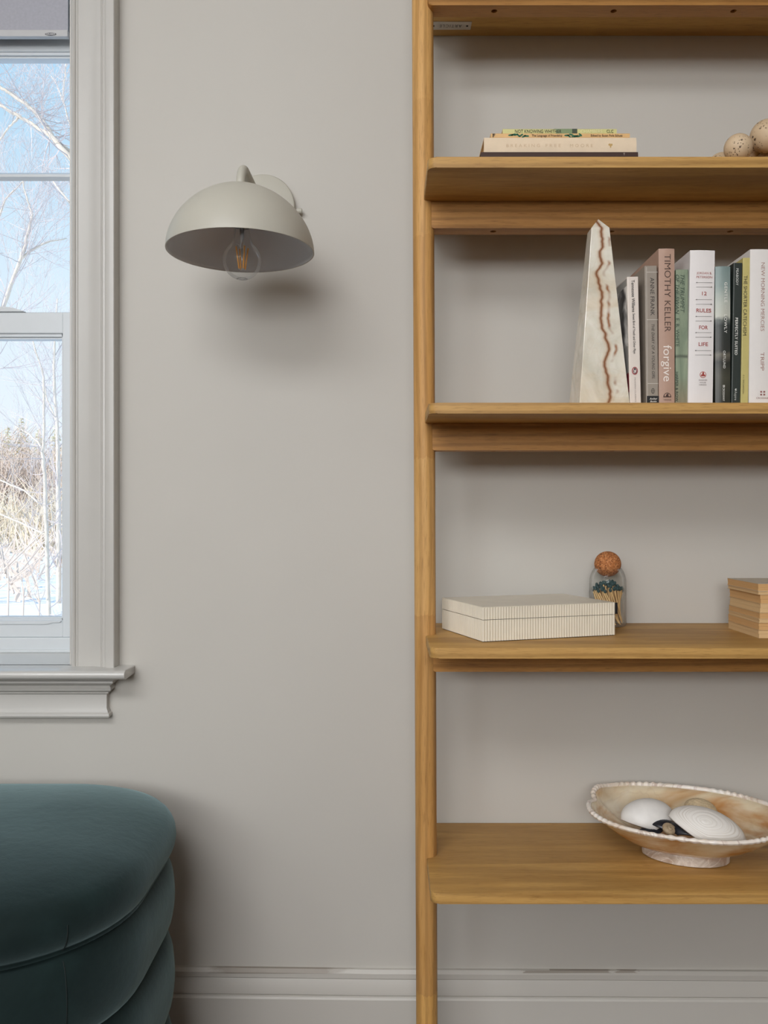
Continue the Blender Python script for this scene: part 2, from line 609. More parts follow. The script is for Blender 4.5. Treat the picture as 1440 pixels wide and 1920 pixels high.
# ------------------------------------------------------------------ the room
X0, X1, Y0, ZT = -2.0, 3.6, -4.15, 2.7      # left, right, behind the camera, ceiling
WX0, WX1, WZ0, WZ1 = -1.36, -0.590, ZC - 0.284, ZC + 1.15   # window opening
WT = 0.19                                    # wall thickness at the window

bm = BM()
box(bm, X0 - 0.1, X1 + 0.1, Y0 - 0.1, YW + WT, -0.1, 0.0)
tag(obj('floor', bm, M['floor']), 'oak boarded floor below the shelves', kind='structure')
bm = BM()
box(bm, X0 - 0.1, X1 + 0.1, Y0 - 0.1, YW + WT, ZT, ZT + 0.1)
tag(obj('ceiling', bm, M['ceiling']), 'plain white painted ceiling', kind='structure')
bm = BM()                                    # seen wall, with the window opening
box(bm, X0 - 0.1, WX0, YW, YW + WT, 0, ZT)
box(bm, WX1, X1 + 0.1, YW, YW + WT, 0, ZT)
box(bm, WX0, WX1, YW, YW + WT, 0, WZ0 - 0.02)
box(bm, WX0, WX1, YW, YW + WT, WZ1, ZT)
tag(obj('wall_back', bm, M['wall']), 'greige painted wall behind the shelves', kind='structure')
bm = BM(); box(bm, X0 - 0.1, X0, Y0, YW, 0, ZT)
tag(obj('wall_left', bm, M['wall']), 'greige painted wall left of the window', kind='structure')
bm = BM(); box(bm, X1, X1 + 0.1, Y0, YW, 0, ZT)
tag(obj('wall_right', bm, M['wall']), 'greige painted wall right of the shelves', kind='structure')
bm = BM(); box(bm, X0 - 0.1, X1 + 0.1, Y0 - 0.1, Y0, 0, ZT)
tag(obj('wall_front', bm, M['wall']), 'greige painted wall behind the camera', kind='structure')

# baseboard (runs a hair downhill to the right, as the old floor does)
prof = [(0, 0), (0.006, 0.0), (0.0105, -0.006), (0.0105, -0.0150), (0.0075, -0.0175), (0.0085, -0.0205), (0.0105, -0.028),
        (0.0135, -0.042), (0.0135, -0.0445), (0.0110, -0.0475), (0.0140, -0.0490), (0.0160, -0.0525), (0.0160, -0.19)]
bb = bpy.data.objects.new('baseboard_back', None)
bm = BM()
slope = -0.0085
ring0 = [(X0, -d, z - slope * (X0 * -1) * -1) for d, z in prof]
rows = []
for xx in (X0, -0.4, 0.0, 0.6, X1):
    dz = 0.0035 + (-0.0125 * (xx + 0.4) if xx < 0 else -0.005 - 0.0048 * xx)
    rows.append([(xx, -d, z + dz * (1 if z > -0.1 else 0)) for d, z in prof])
strip(bm, rows)
o = obj('baseboard_back', bm, M['baseboard'], autosmooth=0.5)
o.location = (0, YW, 0.1735)
tag(o, 'white moulded baseboard with a chipped dusty top ledge', kind='structure')

# ------------------------------------------------------------------ window
win = bpy.data.objects.new('window_1', None)
link(win)
win.location = (-0.975, YW, WZ0)
tag(win, 'white double hung window with a grey blind drawn to its top', kind='structure')

# casing: profile swept up the right side, across the head and down the left
cp = [(0.0, 0.0), (0.0, 0.013), (0.0025, 0.0165), (0.006, 0.018), (0.0085, 0.0165), (0.0095, 0.0145), (0.0112, 0.0145), (0.0125, 0.0165),
      (0.0142, 0.0155), (0.030, 0.0160), (0.046, 0.0178), (0.052, 0.0205), (0.0575, 0.0212), (0.0595, 0.0200), (0.0610, 0.0235), (0.0640, 0.0255),
      (0.0665, 0.0250), (0.0685, 0.0290), (0.0720, 0.0312), (0.0790, 0.0322), (0.0850, 0.0320), (0.0862, 0.0305), (0.0862, 0.0)]
CI = -0.587                                   # inner edge of the right casing
LI = WX0 - 0.003
TI = WZ1 - 0.01
rows = []
zs = WZ0 - 0.001
rows.append([(CI + a, YW - d, zs) for a, d in cp])
rows.append([(CI + a, YW - d, TI + a) for a, d in cp])
rows.append([(LI - a, YW - d, TI + a) for a, d in cp])
rows.append([(LI - a, YW - d, zs) for a, d in cp])
bm = BM()
strip(bm, rows)
obj('casing', bm, M['trim'], win, world=True, autosmooth=0.45)

# jamb lining
bm = BM()
box(bm, WX1 - 0.004, WX1 + 0.012, YW - 0.002, YW + WT, WZ0, WZ1)
box(bm, WX0 - 0.012, WX0 + 0.004, YW - 0.002, YW + WT, WZ0, WZ1)
box(bm, WX0, WX1, YW - 0.002, YW + WT, WZ1 - 0.012, WZ1 + 0.01)
obj('jamb_lining', bm, M['trim'], win, world=True)

# stool board with rounded nose and horns
SR = -0.471
bm = BM()
zt = WZ0
yf = 1.548
th = 0.0165
nose = [(yf + 0.0082 - 0.0082 * math.cos(a), zt - th / 2 + th / 2 * math.sin(a)) for a in [PI / 2 - PI * i / 10 for i in range(11)]]
prof = [(YW + 0.001, zt)] + nose + [(YW + 0.001, zt - th)]
prism(bm, prof, -1.475, SR, 'x', bevel=0.003, seg=2)
box(bm, WX0, WX1, YW - 0.004, YW + 0.150, zt - th, zt)
obj('window_stool', bm, M['stool'], win, world=True, autosmooth=0.6)

# apron under the stool with returned end
ap = [(0.0, -0.0165), (0.034, -0.0165), (0.034, -0.0235), (0.031, -0.0255), (0.0315, -0.029), (0.027, -0.0325), (0.0235, -0.0350), (0.0245, -0.0365),
      (0.0262, -0.0390), (0.0255, -0.0440), (0.0205, -0.0470), (0.0190, -0.0480), (0.0190, -0.0500), (0.0165, -0.0512), (0.0150, -0.0535), (0.0150, -0.0790),
      (0.0160, -0.0815), (0.0175, -0.0835), (0.0180, -0.0865), (0.0205, -0.0890), (0.0212, -0.0925), (0.0195, -0.0960), (0.0, -0.0965)]
AX = -0.535
bm = BM()
strip(bm, [[(-1.42, YW, WZ0 + z) for d, z in ap],
           [(-1.42 - d, YW - d, WZ0 + z) for d, z in ap],
           [(AX + d, YW - d, WZ0 + z) for d, z in ap],
           [(AX + d, YW + 0.0005, WZ0 + z) for d, z in ap]])
obj('window_apron', bm, M['trim'], win, world=True, autosmooth=0.5)

# vinyl frame sill behind the stool
YS = YW + 0.150                               # room face of the lower sash
bm = BM()
box(bm, WX0, WX1, YS - 0.004, YS + 0.04, WZ0, WZ0 + 0.030, 0.002)
box(bm, WX0, WX1, YS - 0.010, YS + 0.001, WZ0, WZ0 + 0.006, 0.0015)
obj('frame_sill', bm, M['vinyl'], win, world=True)


def sash(name, x0, x1, z0, z1, y, gx0, gx1, gz0, gz1, dep=0.032, muntin=None):
    """sash frame round a pane; gx/gz: glass opening"""
    root = bpy.data.objects.new(name, None)
    link(root, win)
    bm = BM()
    box(bm, x0, gx0, y, y + dep, z0, z1, 0.0015, 1)
    box(bm, gx1, x1, y, y + dep, z0, z1, 0.0015, 1)
    obj('stiles', bm, M['vinyl'], root, world=True)
    bm = BM(); box(bm, gx0 - 0.001, gx1 + 0.001, y + 0.0006, y + dep, z0, gz0, 0.0015, 1)
    obj('bottom_rail', bm, M['vinyl'], root, world=True)
    bm = BM(); box(bm, gx0 - 0.001, gx1 + 0.001, y + 0.0006, y + dep, gz1, z1, 0.0015, 1)
    obj('top_rail', bm, M['vinyl'], root, world=True)
    bm = BM()                                 # glazing bead, stepped inwards
    for k, (w, dy) in enumerate(((0.006, 0.005), (0.010, 0.010))):
        box(bm, gx0 - 0.002, gx1 + 0.002, y + dy, y + dep - 0.001, gz1 - w, gz1 + 0.002)
        box(bm, gx0 - 0.002, gx1 + 0.002, y + dy, y + dep - 0.001, gz0 - 0.002, gz0 + w * 0.6)
        box(bm, gx0, gx0 + w * 0.45, y + dy, y + dep, gz0, gz1)
        box(bm, gx1 - w * 0.45, gx1, y + dy, y + dep, gz0, gz1)
    obj('glazing_bead', bm, M['vinyl'], root, world=True)
    bm = BM(); box(bm, gx0, gx1, y + 0.018, y + 0.021, gz0, gz1)
    obj('pane', bm, M['pane'], root, world=True)
    if muntin:
        bm = BM()
        zz0, zz1 = muntin
        prism(bm, [(y + 0.016, zz0), (y + 0.016, zz1), (y + 0.012, zz1 - 0.003), (y + 0.008, zz1 - 0.006), (y + 0.008, zz0 + 0.006), (y + 0.012, zz0 + 0.003)], gx0, gx1, 'x')
        obj('muntin', bm, M['vinyl'], root, world=True)
    return root


Z = lambda py, D: ZC + (HY - py) * D / F
GL = -1.27
YL, YU = YS, YS + 0.040
lo = sash('lower_sash', WX0 + 0.004, WX1 - 0.004, WZ0 + 0.030, Z(585, YL), YL, GL, (117 - HX) * YL / F, Z(1163, YL), Z(625, YL))
up = sash('upper_sash', WX0 + 0.004, WX1 - 0.004, Z(607, YU), ZC + 1.09, YU, GL, (138 - HX) * YU / F, Z(592, YU), Z(96, YU),
          muntin=(Z(337.5, YU + 0.01), Z(322, YU + 0.01)))
# head filler of the frame above the upper sash
bm = BM(); box(bm, WX0, WX1, YU - 0.01, YU + 0.04, ZC + 1.085, WZ1 - 0.012)
obj('frame_head', bm, M['vinyl'], win, world=True)
bm = BM()                                     # side tracks
box(bm, WX1 - 0.010, WX1 - 0.004, YS - 0.03, YS + 0.08, WZ0, WZ1 - 0.012)
box(bm, WX0 + 0.004, WX0 + 0.010, YS - 0.03, YS + 0.08, WZ0, WZ1 - 0.012)
obj('side_track', bm, M['vinyl'], win, world=True)
# sash lock: low arched cover on the meeting rail
bm = BM()
zr = Z(585, YL)
pts = [((x_ - HX) * YL / F, Z(y_, YL)) for x_, y_ in ((48, 585), (40, 582), (28, 578.5), (16, 576.2), (4, 575.8), (-30, 575.8), (-44, 577), (-60, 582), (-66, 585))]
prism(bm, pts, YL - 0.004, YL + 0.020, 'y', 0.0008, 1)
obj('sash_lock', bm, M['vinyl'], win, world=True)
# sash lift strip at the foot of the lower sash
bm = BM()
pts = [((x_ - HX) * YL / F, Z(y_, YL)) for x_, y_ in ((-700, 1164), (116, 1164), (113, 1166.5), (98, 1167), (90, 1170), (-700, 1170))]
prism(bm, pts, YL - 0.003, YL + 0.004, 'y')
obj('sash_lift', bm, M['vinyl'], win, world=True)

# roller blind drawn up
YB = 1.772
bl = thing('roller_blind', (-0.975, YB, WZ1 - 0.03), 'grey fabric blind drawn up to the top of the window', 'blind')
bx0, bx1 = WX0 + 0.02, (127.5 - HX) * YB / F
bm = BM(); box(bm, bx0, bx1, YB, YB + 0.002, Z(58, YB), WZ1 - 0.045)
obj('fabric', bm, M['blind'], bl, world=True)
bm = BM(); box(bm, bx0 - 0.001, bx1 + 0.0005, YB - 0.004, YB + 0.008, Z(70, YB), Z(57.5, YB), 0.0015)
bar = obj('bottom_bar', bm, M['blind_bar'], bl, world=True)
bm = BM(); lathe(bm, [(0, bx0), (0.022, bx0), (0.022, bx1), (0, bx1)], 24, (0, YB - 0.024, WZ1 - 0.037), axis='x')
obj('roller_tube', bm, M['blind_bar'], bl, world=True)


# ------------------------------------------------------------------ lettering
_tc = {}
def text_mesh(body, weight=0.0, shear=0.0, spacing=1.0):
    k = (body, weight, shear, spacing)
    if k in _tc: return _tc[k]
    cu = bpy.data.curves.new('t', 'FONT')
    cu.body = body
    cu.size = 1.0
    cu.resolution_u = 3
    cu.offset = weight
    cu.shear = shear
    cu.space_character = spacing
    to = bpy.data.objects.new('t', cu)
    COL.objects.link(to)
    dg = bpy.context.evaluated_depsgraph_get()
    dg.update()
    me = bpy.data.meshes.new_from_object(to.evaluated_get(dg))
    vs = [v.co.copy() for v in me.vertices]
    fs = [tuple(p.vertices) for p in me.polygons]
    bpy.data.objects.remove(to)
    bpy.data.curves.remove(cu)
    bpy.data.meshes.remove(me)
    _tc[k] = (vs, fs)
    return _tc[k]


CAP = 0.72
def letters(parent, body, mat, o, u, v, length, cap, weight=0.0, shear=0.0, spacing=1.0, center=False, name='lettering'):
    """flat printed text: o = start of the baseline mid-height, u = reading direction, v = up direction (parent's frame)"""
    vs, fs = text_mesh(body, weight, shear, spacing)
    x0 = min(p.x for p in vs); x1 = max(p.x for p in vs)
    su = length / (x1 - x0)
    sv = cap / CAP
    o, u, v = Vector(o), Vector(u), Vector(v)
    co = [o + u * ((p.x - x0) * su - (length / 2 if center else 0)) + v * (p.y * sv - cap / 2) for p in vs]
    me = bpy.data.meshes.new(name)
    me.from_pydata([tuple(c_) for c_ in co], [], fs)
    me.materials.append(mat)
    ob = bpy.data.objects.new(name, me)
    return link(ob, parent)


def flat(parent, name, polys, mat, y=-0.0005):
    """printed shapes on a face that looks at -y: polys are lists of (x, z)"""
    bm = BM()
    for pl in polys:
        vs = [bm.verts.new((p[0], y, p[1])) for p in pl]
        bm.faces.new(vs)
    for f in bm.faces:
        f.normal_update()
        if f.normal.y > 0: f.normal_flip()
    m = bpy.data.meshes.new(name)
    bm.to_mesh(m); bm.free()
    m.materials.append(mat)
    return link(bpy.data.objects.new(name, m), parent)


def disc(cx, cz, rx, rz, n=20, a0=0, a1=360):
    return [(cx + rx * math.cos(math.radians(a0 + (a1 - a0) * i / n)), cz + rz * math.sin(math.radians(a0 + (a1 - a0) * i / n))) for i in range(n if a1 - a0 == 360 else n + 1)]


def rect(x0, x1, z0, z1):
    return [(x0, z0), (x1, z0), (x1, z1), (x0, z1)]


# blind maker's badge
zb = (Z(70, YB) + Z(57.5, YB)) / 2
wl = world_loc(bl)
bpt = at(95, 64, YB - 0.0045) - wl
flat(bar, 'badge', [disc(bpt.x, bpt.z, 0.012, 0.0031, 20)], ink(92, 92, 96), bpt.y)
letters(bar, 'GRABER', ink(226, 226, 226), (bpt.x - 0.0095, bpt.y - 0.0004, bpt.z), (1, 0, 0), (0, 0, 1), 0.019, 0.0033, 0.01)

# ------------------------------------------------------------------ shelf unit
YF, YA, YP = 1.31, 1.45, 1.463               # shelf front edge, rail front, post centre
SB = YW - 0.004                              # shelf back edge
PR = 0.0183
UW = 0.838                                   # left post centre to right post centre
top_z = {0: ZC + 0.920, 1: ZC + 0.5494, 2: ZC + 0.1719, 3: ZC - 0.2044, 4: ZC - 0.5814}
TH = 0.0166


def post_x(z):
    return 0.0662 + (0.0735 - 0.0662) * ((ZC + 0.88) - z) / 1.755


su = thing('ladder_shelf', (0.07 + UW / 2, YP, 0), 'tall oak ladder shelf with round posts standing against the wall', 'shelf')
for sx in (0, 1):
    bm = BM()
    pts = [(post_x(z) + sx * UW, YP, z) for z in (0.0, 0.02, 0.5, 1.0, 1.5, 2.12, 2.15)]
    tube(bm, pts, [PR * 0.9] + [PR] * 5 + [PR * 0.8], 32)
    obj('post', bm, M['oak_post'], su, world=True, autosmooth=0.6)


def shelf_poly(xl, xr, front, back):
    """plan outline with a half-round notch for each post and rounded front corners"""
    R, n = 0.013, 6
    nr = PR + 0.0008
    P = []
    P += [(xl + R - R * math.cos(math.radians(90 * i / n)), front + R - R * math.sin(math.radians(90 * i / n))) for i in range(n + 1)]
    P += [(xr - R + R * math.sin(math.radians(90 * i / n)), front + R - R * math.cos(math.radians(90 * i / n))) for i in range(n + 1)]
    P += [(xr - nr * math.sin(math.radians(180 * i / 16)), YP - nr * math.cos(math.radians(180 * i / 16))) for i in range(17)]
    P += [(xr, back), (xl, back)]
    P += [(xl + nr * math.sin(math.radians(180 * i / 16)), YP + nr * math.cos(math.radians(180 * i / 16))) for i in range(17)]
    return P


def boolean_cut(bm_base, bm_cut, mat):
    def mk(b):
        m = bpy.data.meshes.new('tmp')
        bmesh.ops.recalc_face_normals(b, faces=b.faces)
        b.to_mesh(m); b.free()
        o_ = bpy.data.objects.new('tmp', m)
        COL.objects.link(o_)
        return o_
    a, b = mk(bm_base), mk(bm_cut)
    md = a.modifiers.new('b', 'BOOLEAN')
    md.operation = 'DIFFERENCE'; md.object = b; md.solver = 'EXACT'
    dg = bpy.context.evaluated_depsgraph_get(); dg.update()
    me = bpy.data.meshes.new_from_object(a.evaluated_get(dg))
    r = BM(); r.from_mesh(me)
    for o_ in (a, b):
        mm = o_.data
        bpy.data.objects.remove(o_); bpy.data.meshes.remove(mm)
    bpy.data.meshes.remove(me)
    return r


for i in range(5):
    zt = top_z[i]
    xl = post_x(zt)
    bm = BM()
    prism(bm, shelf_poly(xl, xl + UW, YF, SB), zt - TH, zt, 'z', bevel=0.0022, seg=2)
    obj('shelf_board', bm, M['oak_shelf'], su, world=True, autosmooth=0.5)
    # rail under the board, screw holes in its lower edge
    ya = YA - (0.014 if i == 0 else 0.0)
    za, zb_ = zt - TH - 0.046, zt - TH
    xa, xb = xl + 0.0075, xl + UW - 0.0075
    pl = [(xa + 0.009 - 0.009 * math.sin(math.radians(90 * k / 5)), za + 0.009 - 0.009 * math.cos(math.radians(90 * k / 5))) for k in range(6)]
    pl += [(xa, zb_), (xb, zb_)]
    pl += [(xb - 0.009 + 0.009 * math.cos(math.radians(90 * k / 5)), za + 0.009 - 0.009 * math.sin(math.radians(90 * k / 5))) for k in range(6)]
    bm = BM()
    prism(bm, pl, ya, ya + 0.0345, 'y', bevel=0.0012, seg=1)
    cut = BM()
    for hx in (925, 1147, 1370, 1592):
        X = (hx - HX) * 1.465 / F
        lathe(cut, [(0, -0.003), (0.0052, -0.003), (0.0052, 0.014), (0, 0.014)], 20, (X, ya + 0.0172, za))
    bm = boolean_cut(bm, cut, None)
    ra = obj('apron_rail', bm, M['oak_rail'], su, world=True, autosmooth=0.5)
    for hx in (925, 1147, 1370, 1592):
        X = (hx - HX) * 1.465 / F
        b2 = BM(); lathe(b2, [(0, 0.0), (0.0044, 0.0), (0.0044, 0.002), (0, 0.002)], 14, (X, ya + 0.0172, za + 0.011))
        obj('screw', b2, M['steel'], ra, world=True)
# maker's plate under the top board, and a glue block
zu = top_z[0] - TH
bm = BM(); box(bm, 0.084, 0.161, 1.5625, 1.588, zu - 0.0012, zu + 0.0002, 0.0004, 1)
pl = obj('maker_plate', bm, M['plate'], su, world=True)
wl = world_loc(su)
letters(pl, 'ARTICLE', ink(92, 88, 84), Vector((0.1435, 1.5752, zu - 0.0016)) - wl, (-1, 0, 0), (0, 1, 0), 0.041, 0.0095, 0.0, 0, 1.25)
for X in (0.091, 0.1535):
    bm = BM(); lathe(bm, [(0, -0.0019), (0.0019, -0.0019), (0.0022, -0.001), (0, -0.001)], 12, (X, 1.5752, zu))
    obj('plate_screw', bm, M['dark'], pl, world=True)
for X in (0.258, 0.68):
    bm = BM(); prism(bm, [(1.4695, zu), (1.500, zu), (1.4695, zu - 0.022)], X, X + 0.028, 'x')
    obj('glue_block', bm, M['oak_block'], su, world=True)

# ------------------------------------------------------------------ wall sconce
sx_, sy_ = -0.2355, 1.402                    # shade axis
zr = ZC + 0.4318                             # rim height
sc = thing('wall_sconce', (-0.229, YW, ZC + 0.576), 'greige dome wall sconce with a bare clear bulb beside the window', 'wall lamp')
bm = BM()
lathe(bm, [(0, 0.0), (0.060, 0.0), (0.060, -0.013), (0.0585, -0.0155), (0.056, -0.0165), (0, -0.0165)], 64, (-0.2275, YW, ZC + 0.579), axis='y')
obj('backplate', bm, M['sconce'], sc, world=True, autosmooth=0.5)
bm = BM()
lathe(bm, [(0, 0), (0.0028, 0), (0.0028, 0.006), (0.0052, 0.006), (0.0052, 0.014), (0.0045, 0.015), (0, 0.015)], 20, (-0.2275 + 0.0585, YW - 0.012, ZC + 0.5705), axis='x')
obj('side_screw', bm, M['sconce'], sc, world=True, autosmooth=0.5)
bm = BM()
R = 0.030
zt_, zd = ZC + 0.5765, ZC + 0.53
pts = [(sx_, sy_, zd), (sx_, sy_, zt_ - R)]
for k in range(1, 11):
    a = math.radians(9 * k)
    pts.append((sx_ + 0.0002 * k, sy_ + R - R * math.cos(a), zt_ - R + R * math.sin(a)))
pts += [(-0.2305, 1.52, zt_), (-0.2285, YW - 0.015, zt_)]
tube(bm, pts, 0.0075, 20)
obj('arm', bm, M['sconce'], sc, world=True, smooth=True)
R0, H0 = 0.1205, 0.108
SE = 2 / 1.86
pr = [(R0 * math.cos(PI / 2 * i / 24) ** SE if i < 24 else 0.0, H0 * math.sin(PI / 2 * i / 24) ** SE) for i in range(25)]
bm = BM()
lathe(bm, [(R0 - 0.0018, 0.0)] + pr, 96, (sx_, sy_, zr))
obj('lamp_shade', bm, M['sconce'], sc, world=True, autosmooth=0.8)
bm = BM()
lathe(bm, [(R0 - 0.0017, 0.0001)] + [((R0 - 0.002) * math.cos(PI / 2 * i / 24) ** SE if i < 24 else 0.0, 0.0002 + (H0 - 0.002) * math.sin(PI / 2 * i / 24) ** SE) for i in range(25)], 96, (sx_, sy_, zr))
obj('shade_lining', bm, M['sconce_in'], sc, world=True, smooth=True)
bm = BM()
lathe(bm, [(0.020, 0.106), (0.020, 0.060), (0.017, 0.057), (0.0135, 0.057), (0, 0.057)], 32, (sx_, sy_, zr))
obj('socket', bm, M['sconce_in'], sc, world=True, autosmooth=0.6)
bx, by, bz, br = sx_ + 0.003, sy_ - 0.004, ZC + 0.4165, 0.0315
bulb = thing('light_bulb', (bx, by, bz + 0.07), 'clear round filament bulb in the dome wall sconce', 'light bulb')
bm = BM()
prof = [(0, -br)] + [(br * math.sin(math.radians(a)), -br * math.cos(math.radians(a))) for a in range(8, 142, 6)]
prof += [(0.0172, 0.0285), (0.0145, 0.0335), (0.0132, 0.042), (0.0128, 0.055)]
lathe(bm, prof, 48, (bx, by, bz))
obj('glass_globe', bm, M['bulb_glass'], bulb, world=True, smooth=True)
bm = BM()
lathe(bm, [(0.0128, 0.054), (0.0128, 0.070), (0, 0.070)], 24, (bx, by, bz))
obj('bulb_cap', bm, M['steel'], bulb, world=True, smooth=True)
bm = BM()
tube(bm, [(bx, by, bz + 0.052), (bx, by, bz + 0.020)], [0.004, 0.0022], 12)
tube(bm, [(bx, by, bz + 0.020), (bx, by, bz - 0.013)], 0.0008, 8)
for a in range(4):
    tube(bm, [(bx, by, bz + 0.020), (bx + 0.006 * math.cos(a * PI / 2 + .5), by + 0.006 * math.sin(a * PI / 2 + .5), bz + 0.024)], 0.0005, 5)
obj('glass_stem', bm, M['steel'], bulb, world=True, smooth=True)
for k in range(4):
    a = k * PI / 2 + 0.55
    p0 = Vector((bx + 0.0105 * math.cos(a), by + 0.0105 * math.sin(a), bz + 0.0215))
    p1 = Vector((bx + 0.0052 * math.cos(a), by + 0.0052 * math.sin(a), bz - 0.0140))
    bm = BM(); tube(bm, [p0, p1], 0.0013, 10)
    fl = obj('filament', bm, M['filament'], bulb, world=True, smooth=True)
    bm = BM()
    tube(bm, [p0, p0 + Vector((0, 0, 0.004)), Vector((bx, by, bz + 0.0245))], 0.0004, 5)
    obj('support_wire', bm, M['steel'], fl, world=True)
    bm = BM(); tube(bm, [p1, p1 - Vector((0, 0, 0.002)), Vector((bx, by, bz - 0.013))], 0.0004, 5)
    obj('support_wire', bm, M['steel'], fl, world=True)
bm = BM()
for k in range(14):
    a0 = k * 2 * PI / 14
    r1, r2 = 0.0070, 0.0090
    zq = lambda r: -math.sqrt((br + 0.0002) ** 2 - r * r)
    q = [(r1, a0), (r2, a0), (r2, a0 + 0.28), (r1, a0 + 0.28)]
    bm.faces.new([bm.verts.new((bx + r * math.cos(a), by + r * math.sin(a), bz + zq(r))) for r, a in q])
for k in range(5):
    q = [(-0.004 + k * 0.002, -0.002), (-0.0028 + k * 0.002, -0.002), (-0.0028 + k * 0.002, 0.002), (-0.004 + k * 0.002, 0.002)]
    bm.faces.new([bm.verts.new((bx + a, by + b, bz - math.sqrt((br + 0.0002) ** 2 - a * a - b * b))) for a, b in q])
obj('printed_stamp', bm, M['grey_print'], bulb, world=True)

# ------------------------------------------------------------------ velvet ottoman of stacked rolls
OX0, OX1, OY0, OY1, OR = -1.28, -0.335, 1.010, 1.566, 0.215
ocx, ocy, oha, ohb = (OX0 + OX1) / 2, (OY0 + OY1) / 2, (OX1 - OX0) / 2, (OY1 - OY0) / 2


def rrect(inset, z, n=14):
    a, b = oha - inset, ohb - inset
    r = max(0.012, OR - inset)
    P = []
    for (sx, sy, a0) in ((1, 1, 0), (-1, 1, 90), (-1, -1, 180), (1, -1, 270)):
        for k in range(n + 1):
            t = math.radians(a0 + 90 * k / n)
            P.append((ocx + sx * (a - r) + r * math.cos(t), ocy + sy * (b - r) + r * math.sin(t), z))
        # extra points along the straight that follows
    return P


ot = thing('ottoman', (ocx, ocy, 0), 'dark green velvet ottoman of stacked rolls under the window', 'ottoman')
def tier(name, prof, close_top=False, close_bot=True):
    bm = BM()
    R_ = strip(bm, [rrect(i_, z_) for i_, z_ in prof], closed=True)
    if close_bot: bm.faces.new(R_[0][::-1])
    if close_top: bm.faces.new(R_[-1])
    return obj(name, bm, M['velvet'], ot, world=True, smooth=True)


lid_z0, lid_h = 0.474, 0.075
prof = [(0.030, lid_z0 + 0.002), (0.012, lid_z0)]
for k in range(9):
    a = math.radians(-62 + 122 * k / 8)
    prof.append((0.030 - 0.030 * math.cos(a), lid_z0 + 0.034 + 0.036 * math.sin(a)))
prof += [(i_, lid_z0 + z_) for i_, z_ in ((0.030, 0.071), (0.050, 0.0780), (0.080, 0.0840), (0.120, 0.0890), (0.160, 0.0925), (0.200, 0.0945), (0.260, 0.0955))]
lid = tier('lid_cushion', prof, close_top=True)
zz = [(0.474, 0.350), (0.350, 0.212), (0.212, 0.062)]
tiers = []
for z1, z0 in zz:
    h = z1 - z0
    prof = []
    for k in range(15):
        a = PI * k / 14
        prof.append((0.032 - 0.030 * math.sin(a) ** 0.72, z0 + h * (0.5 - 0.5 * math.cos(a))))
    tiers.append(tier('side_roll', prof))
bm = BM(); strip(bm, [rrect(0.035, 0.064), rrect(0.035, 0.012)], closed=True)
obj('plinth', bm, M['black'], ot, world=True)
for sx in (-1, 1):
    for sy in (-1, 1):
        bm = BM(); lathe(bm, [(0, 0.0), (0.02, 0.0), (0.022, 0.02), (0, 0.02)], 16, (ocx + sx * 0.33, ocy + sy * 0.14, 0))
        obj('foot', bm, M['black'], ot, world=True)
# upholstery seams
ang = math.radians(-45)
cx_, cy_ = OX1 - OR, OY0 + OR
for par, z1, z0, lidp in ((lid, 0.514, 0.4755, True), (tiers[0], 0.4735, 0.3505, False), (tiers[1], 0.3495, 0.2125, False)):
    pts = []
    for k in range(13):
        t = k / 12
        z_ = z1 + (z0 - z1) * t
        if lidp:
            u_ = max(-1, min(1, (z_ - (lid_z0 + 0.034)) / 0.036))
            ins = 0.030 - 0.030 * math.sqrt(max(0, 1 - u_ * u_))
        else:
            h = z1 - z0
            cc = max(-1, min(1, 1 - 2 * (z_ - z0) / h))
            ins = 0.032 - 0.030 * max(0.0, math.sin(math.acos(cc))) ** 0.72
        r = OR - ins + 0.0002
        pts.append((cx_ + r * math.cos(ang), cy_ + r * math.sin(ang), z_))
    bm = BM(); tube(bm, pts, 0.0006, 6)
    obj('seam', bm, M['velvet_seam'], par, world=True, smooth=True)

# ------------------------------------------------------------------ books
def add_cover(parent, t, h, d, mat, board=0.0006, bulge=0.0, name='cover'):
    """jacket wrapped round the block: spine on y = 0, boards running back to y = d"""
    pl = [(0.0, d), (0.0, 0.0012)]
    n = 8
    if bulge > 0:
        pl += [(t * i / n, 0.0012 - bulge * math.sin(PI * i / n)) for i in range(1, n)]
    else:
        pl += [(0.0006, 0.0003), (0.0014, 0.0), (t - 0.0014, 0.0), (t - 0.0006, 0.0003)]
    pl += [(t, 0.0012), (t, d), (t - board, d), (t - board, 0.0016 + board), (board, 0.0016 + board), (board, d)]
    bm = BM()
    prism(bm, pl, 0.0, h, 'z')
    return obj(name, bm, mat, parent)


def add_pages(parent, t, h, d, board, inset, mat):
    bm = BM()
    box(bm, board, t - board, 0.0016 + board, d - inset, inset, h - inset)
    return obj('pages', bm, mat, parent)


def upright_book(name, label, pl, pr, ytop, d, D, mat, roll=0.0, hard=False, bulge=0.0, pages_mat=None):
    """pl, pr: left and right edge of the spine at its foot"""
    z = top_z[2]
    x0, x1 = (pl - HX) * D / F, (pr - HX) * D / F
    t = x1 - x0
    h = Z(ytop, D) - z
    o = thing(name, (x0, D, z), label, 'book', 'books on the second shelf')
    o.rotation_euler = (0, math.radians(roll), 0)
    if roll > 0: o.location.z += t * math.sin(math.radians(roll))
    board = 0.0026 if hard else 0.0006
    add_cover(o, t, h, d, mat, board, bulge)
    add_pages(o, t, h, d, board, 0.003 if hard else 0.0, pages_mat or M['page_x'])
    o['_D'] = D
    return o


def loc_px(book, px, py):
    """pixel on the spine plane -> the book's own (x, z)"""
    D = book.location.y
    p = at(px, py, D) - book.location
    a = -book.rotation_euler.y
    return (p.x * math.cos(a) + p.z * math.sin(a), -p.x * math.sin(a) + p.z * math.cos(a))


def zu7(u, v):                                # detail crop used while measuring -> photo pixel
    return 1060 + u / 3.789, 390 + v / 3.789


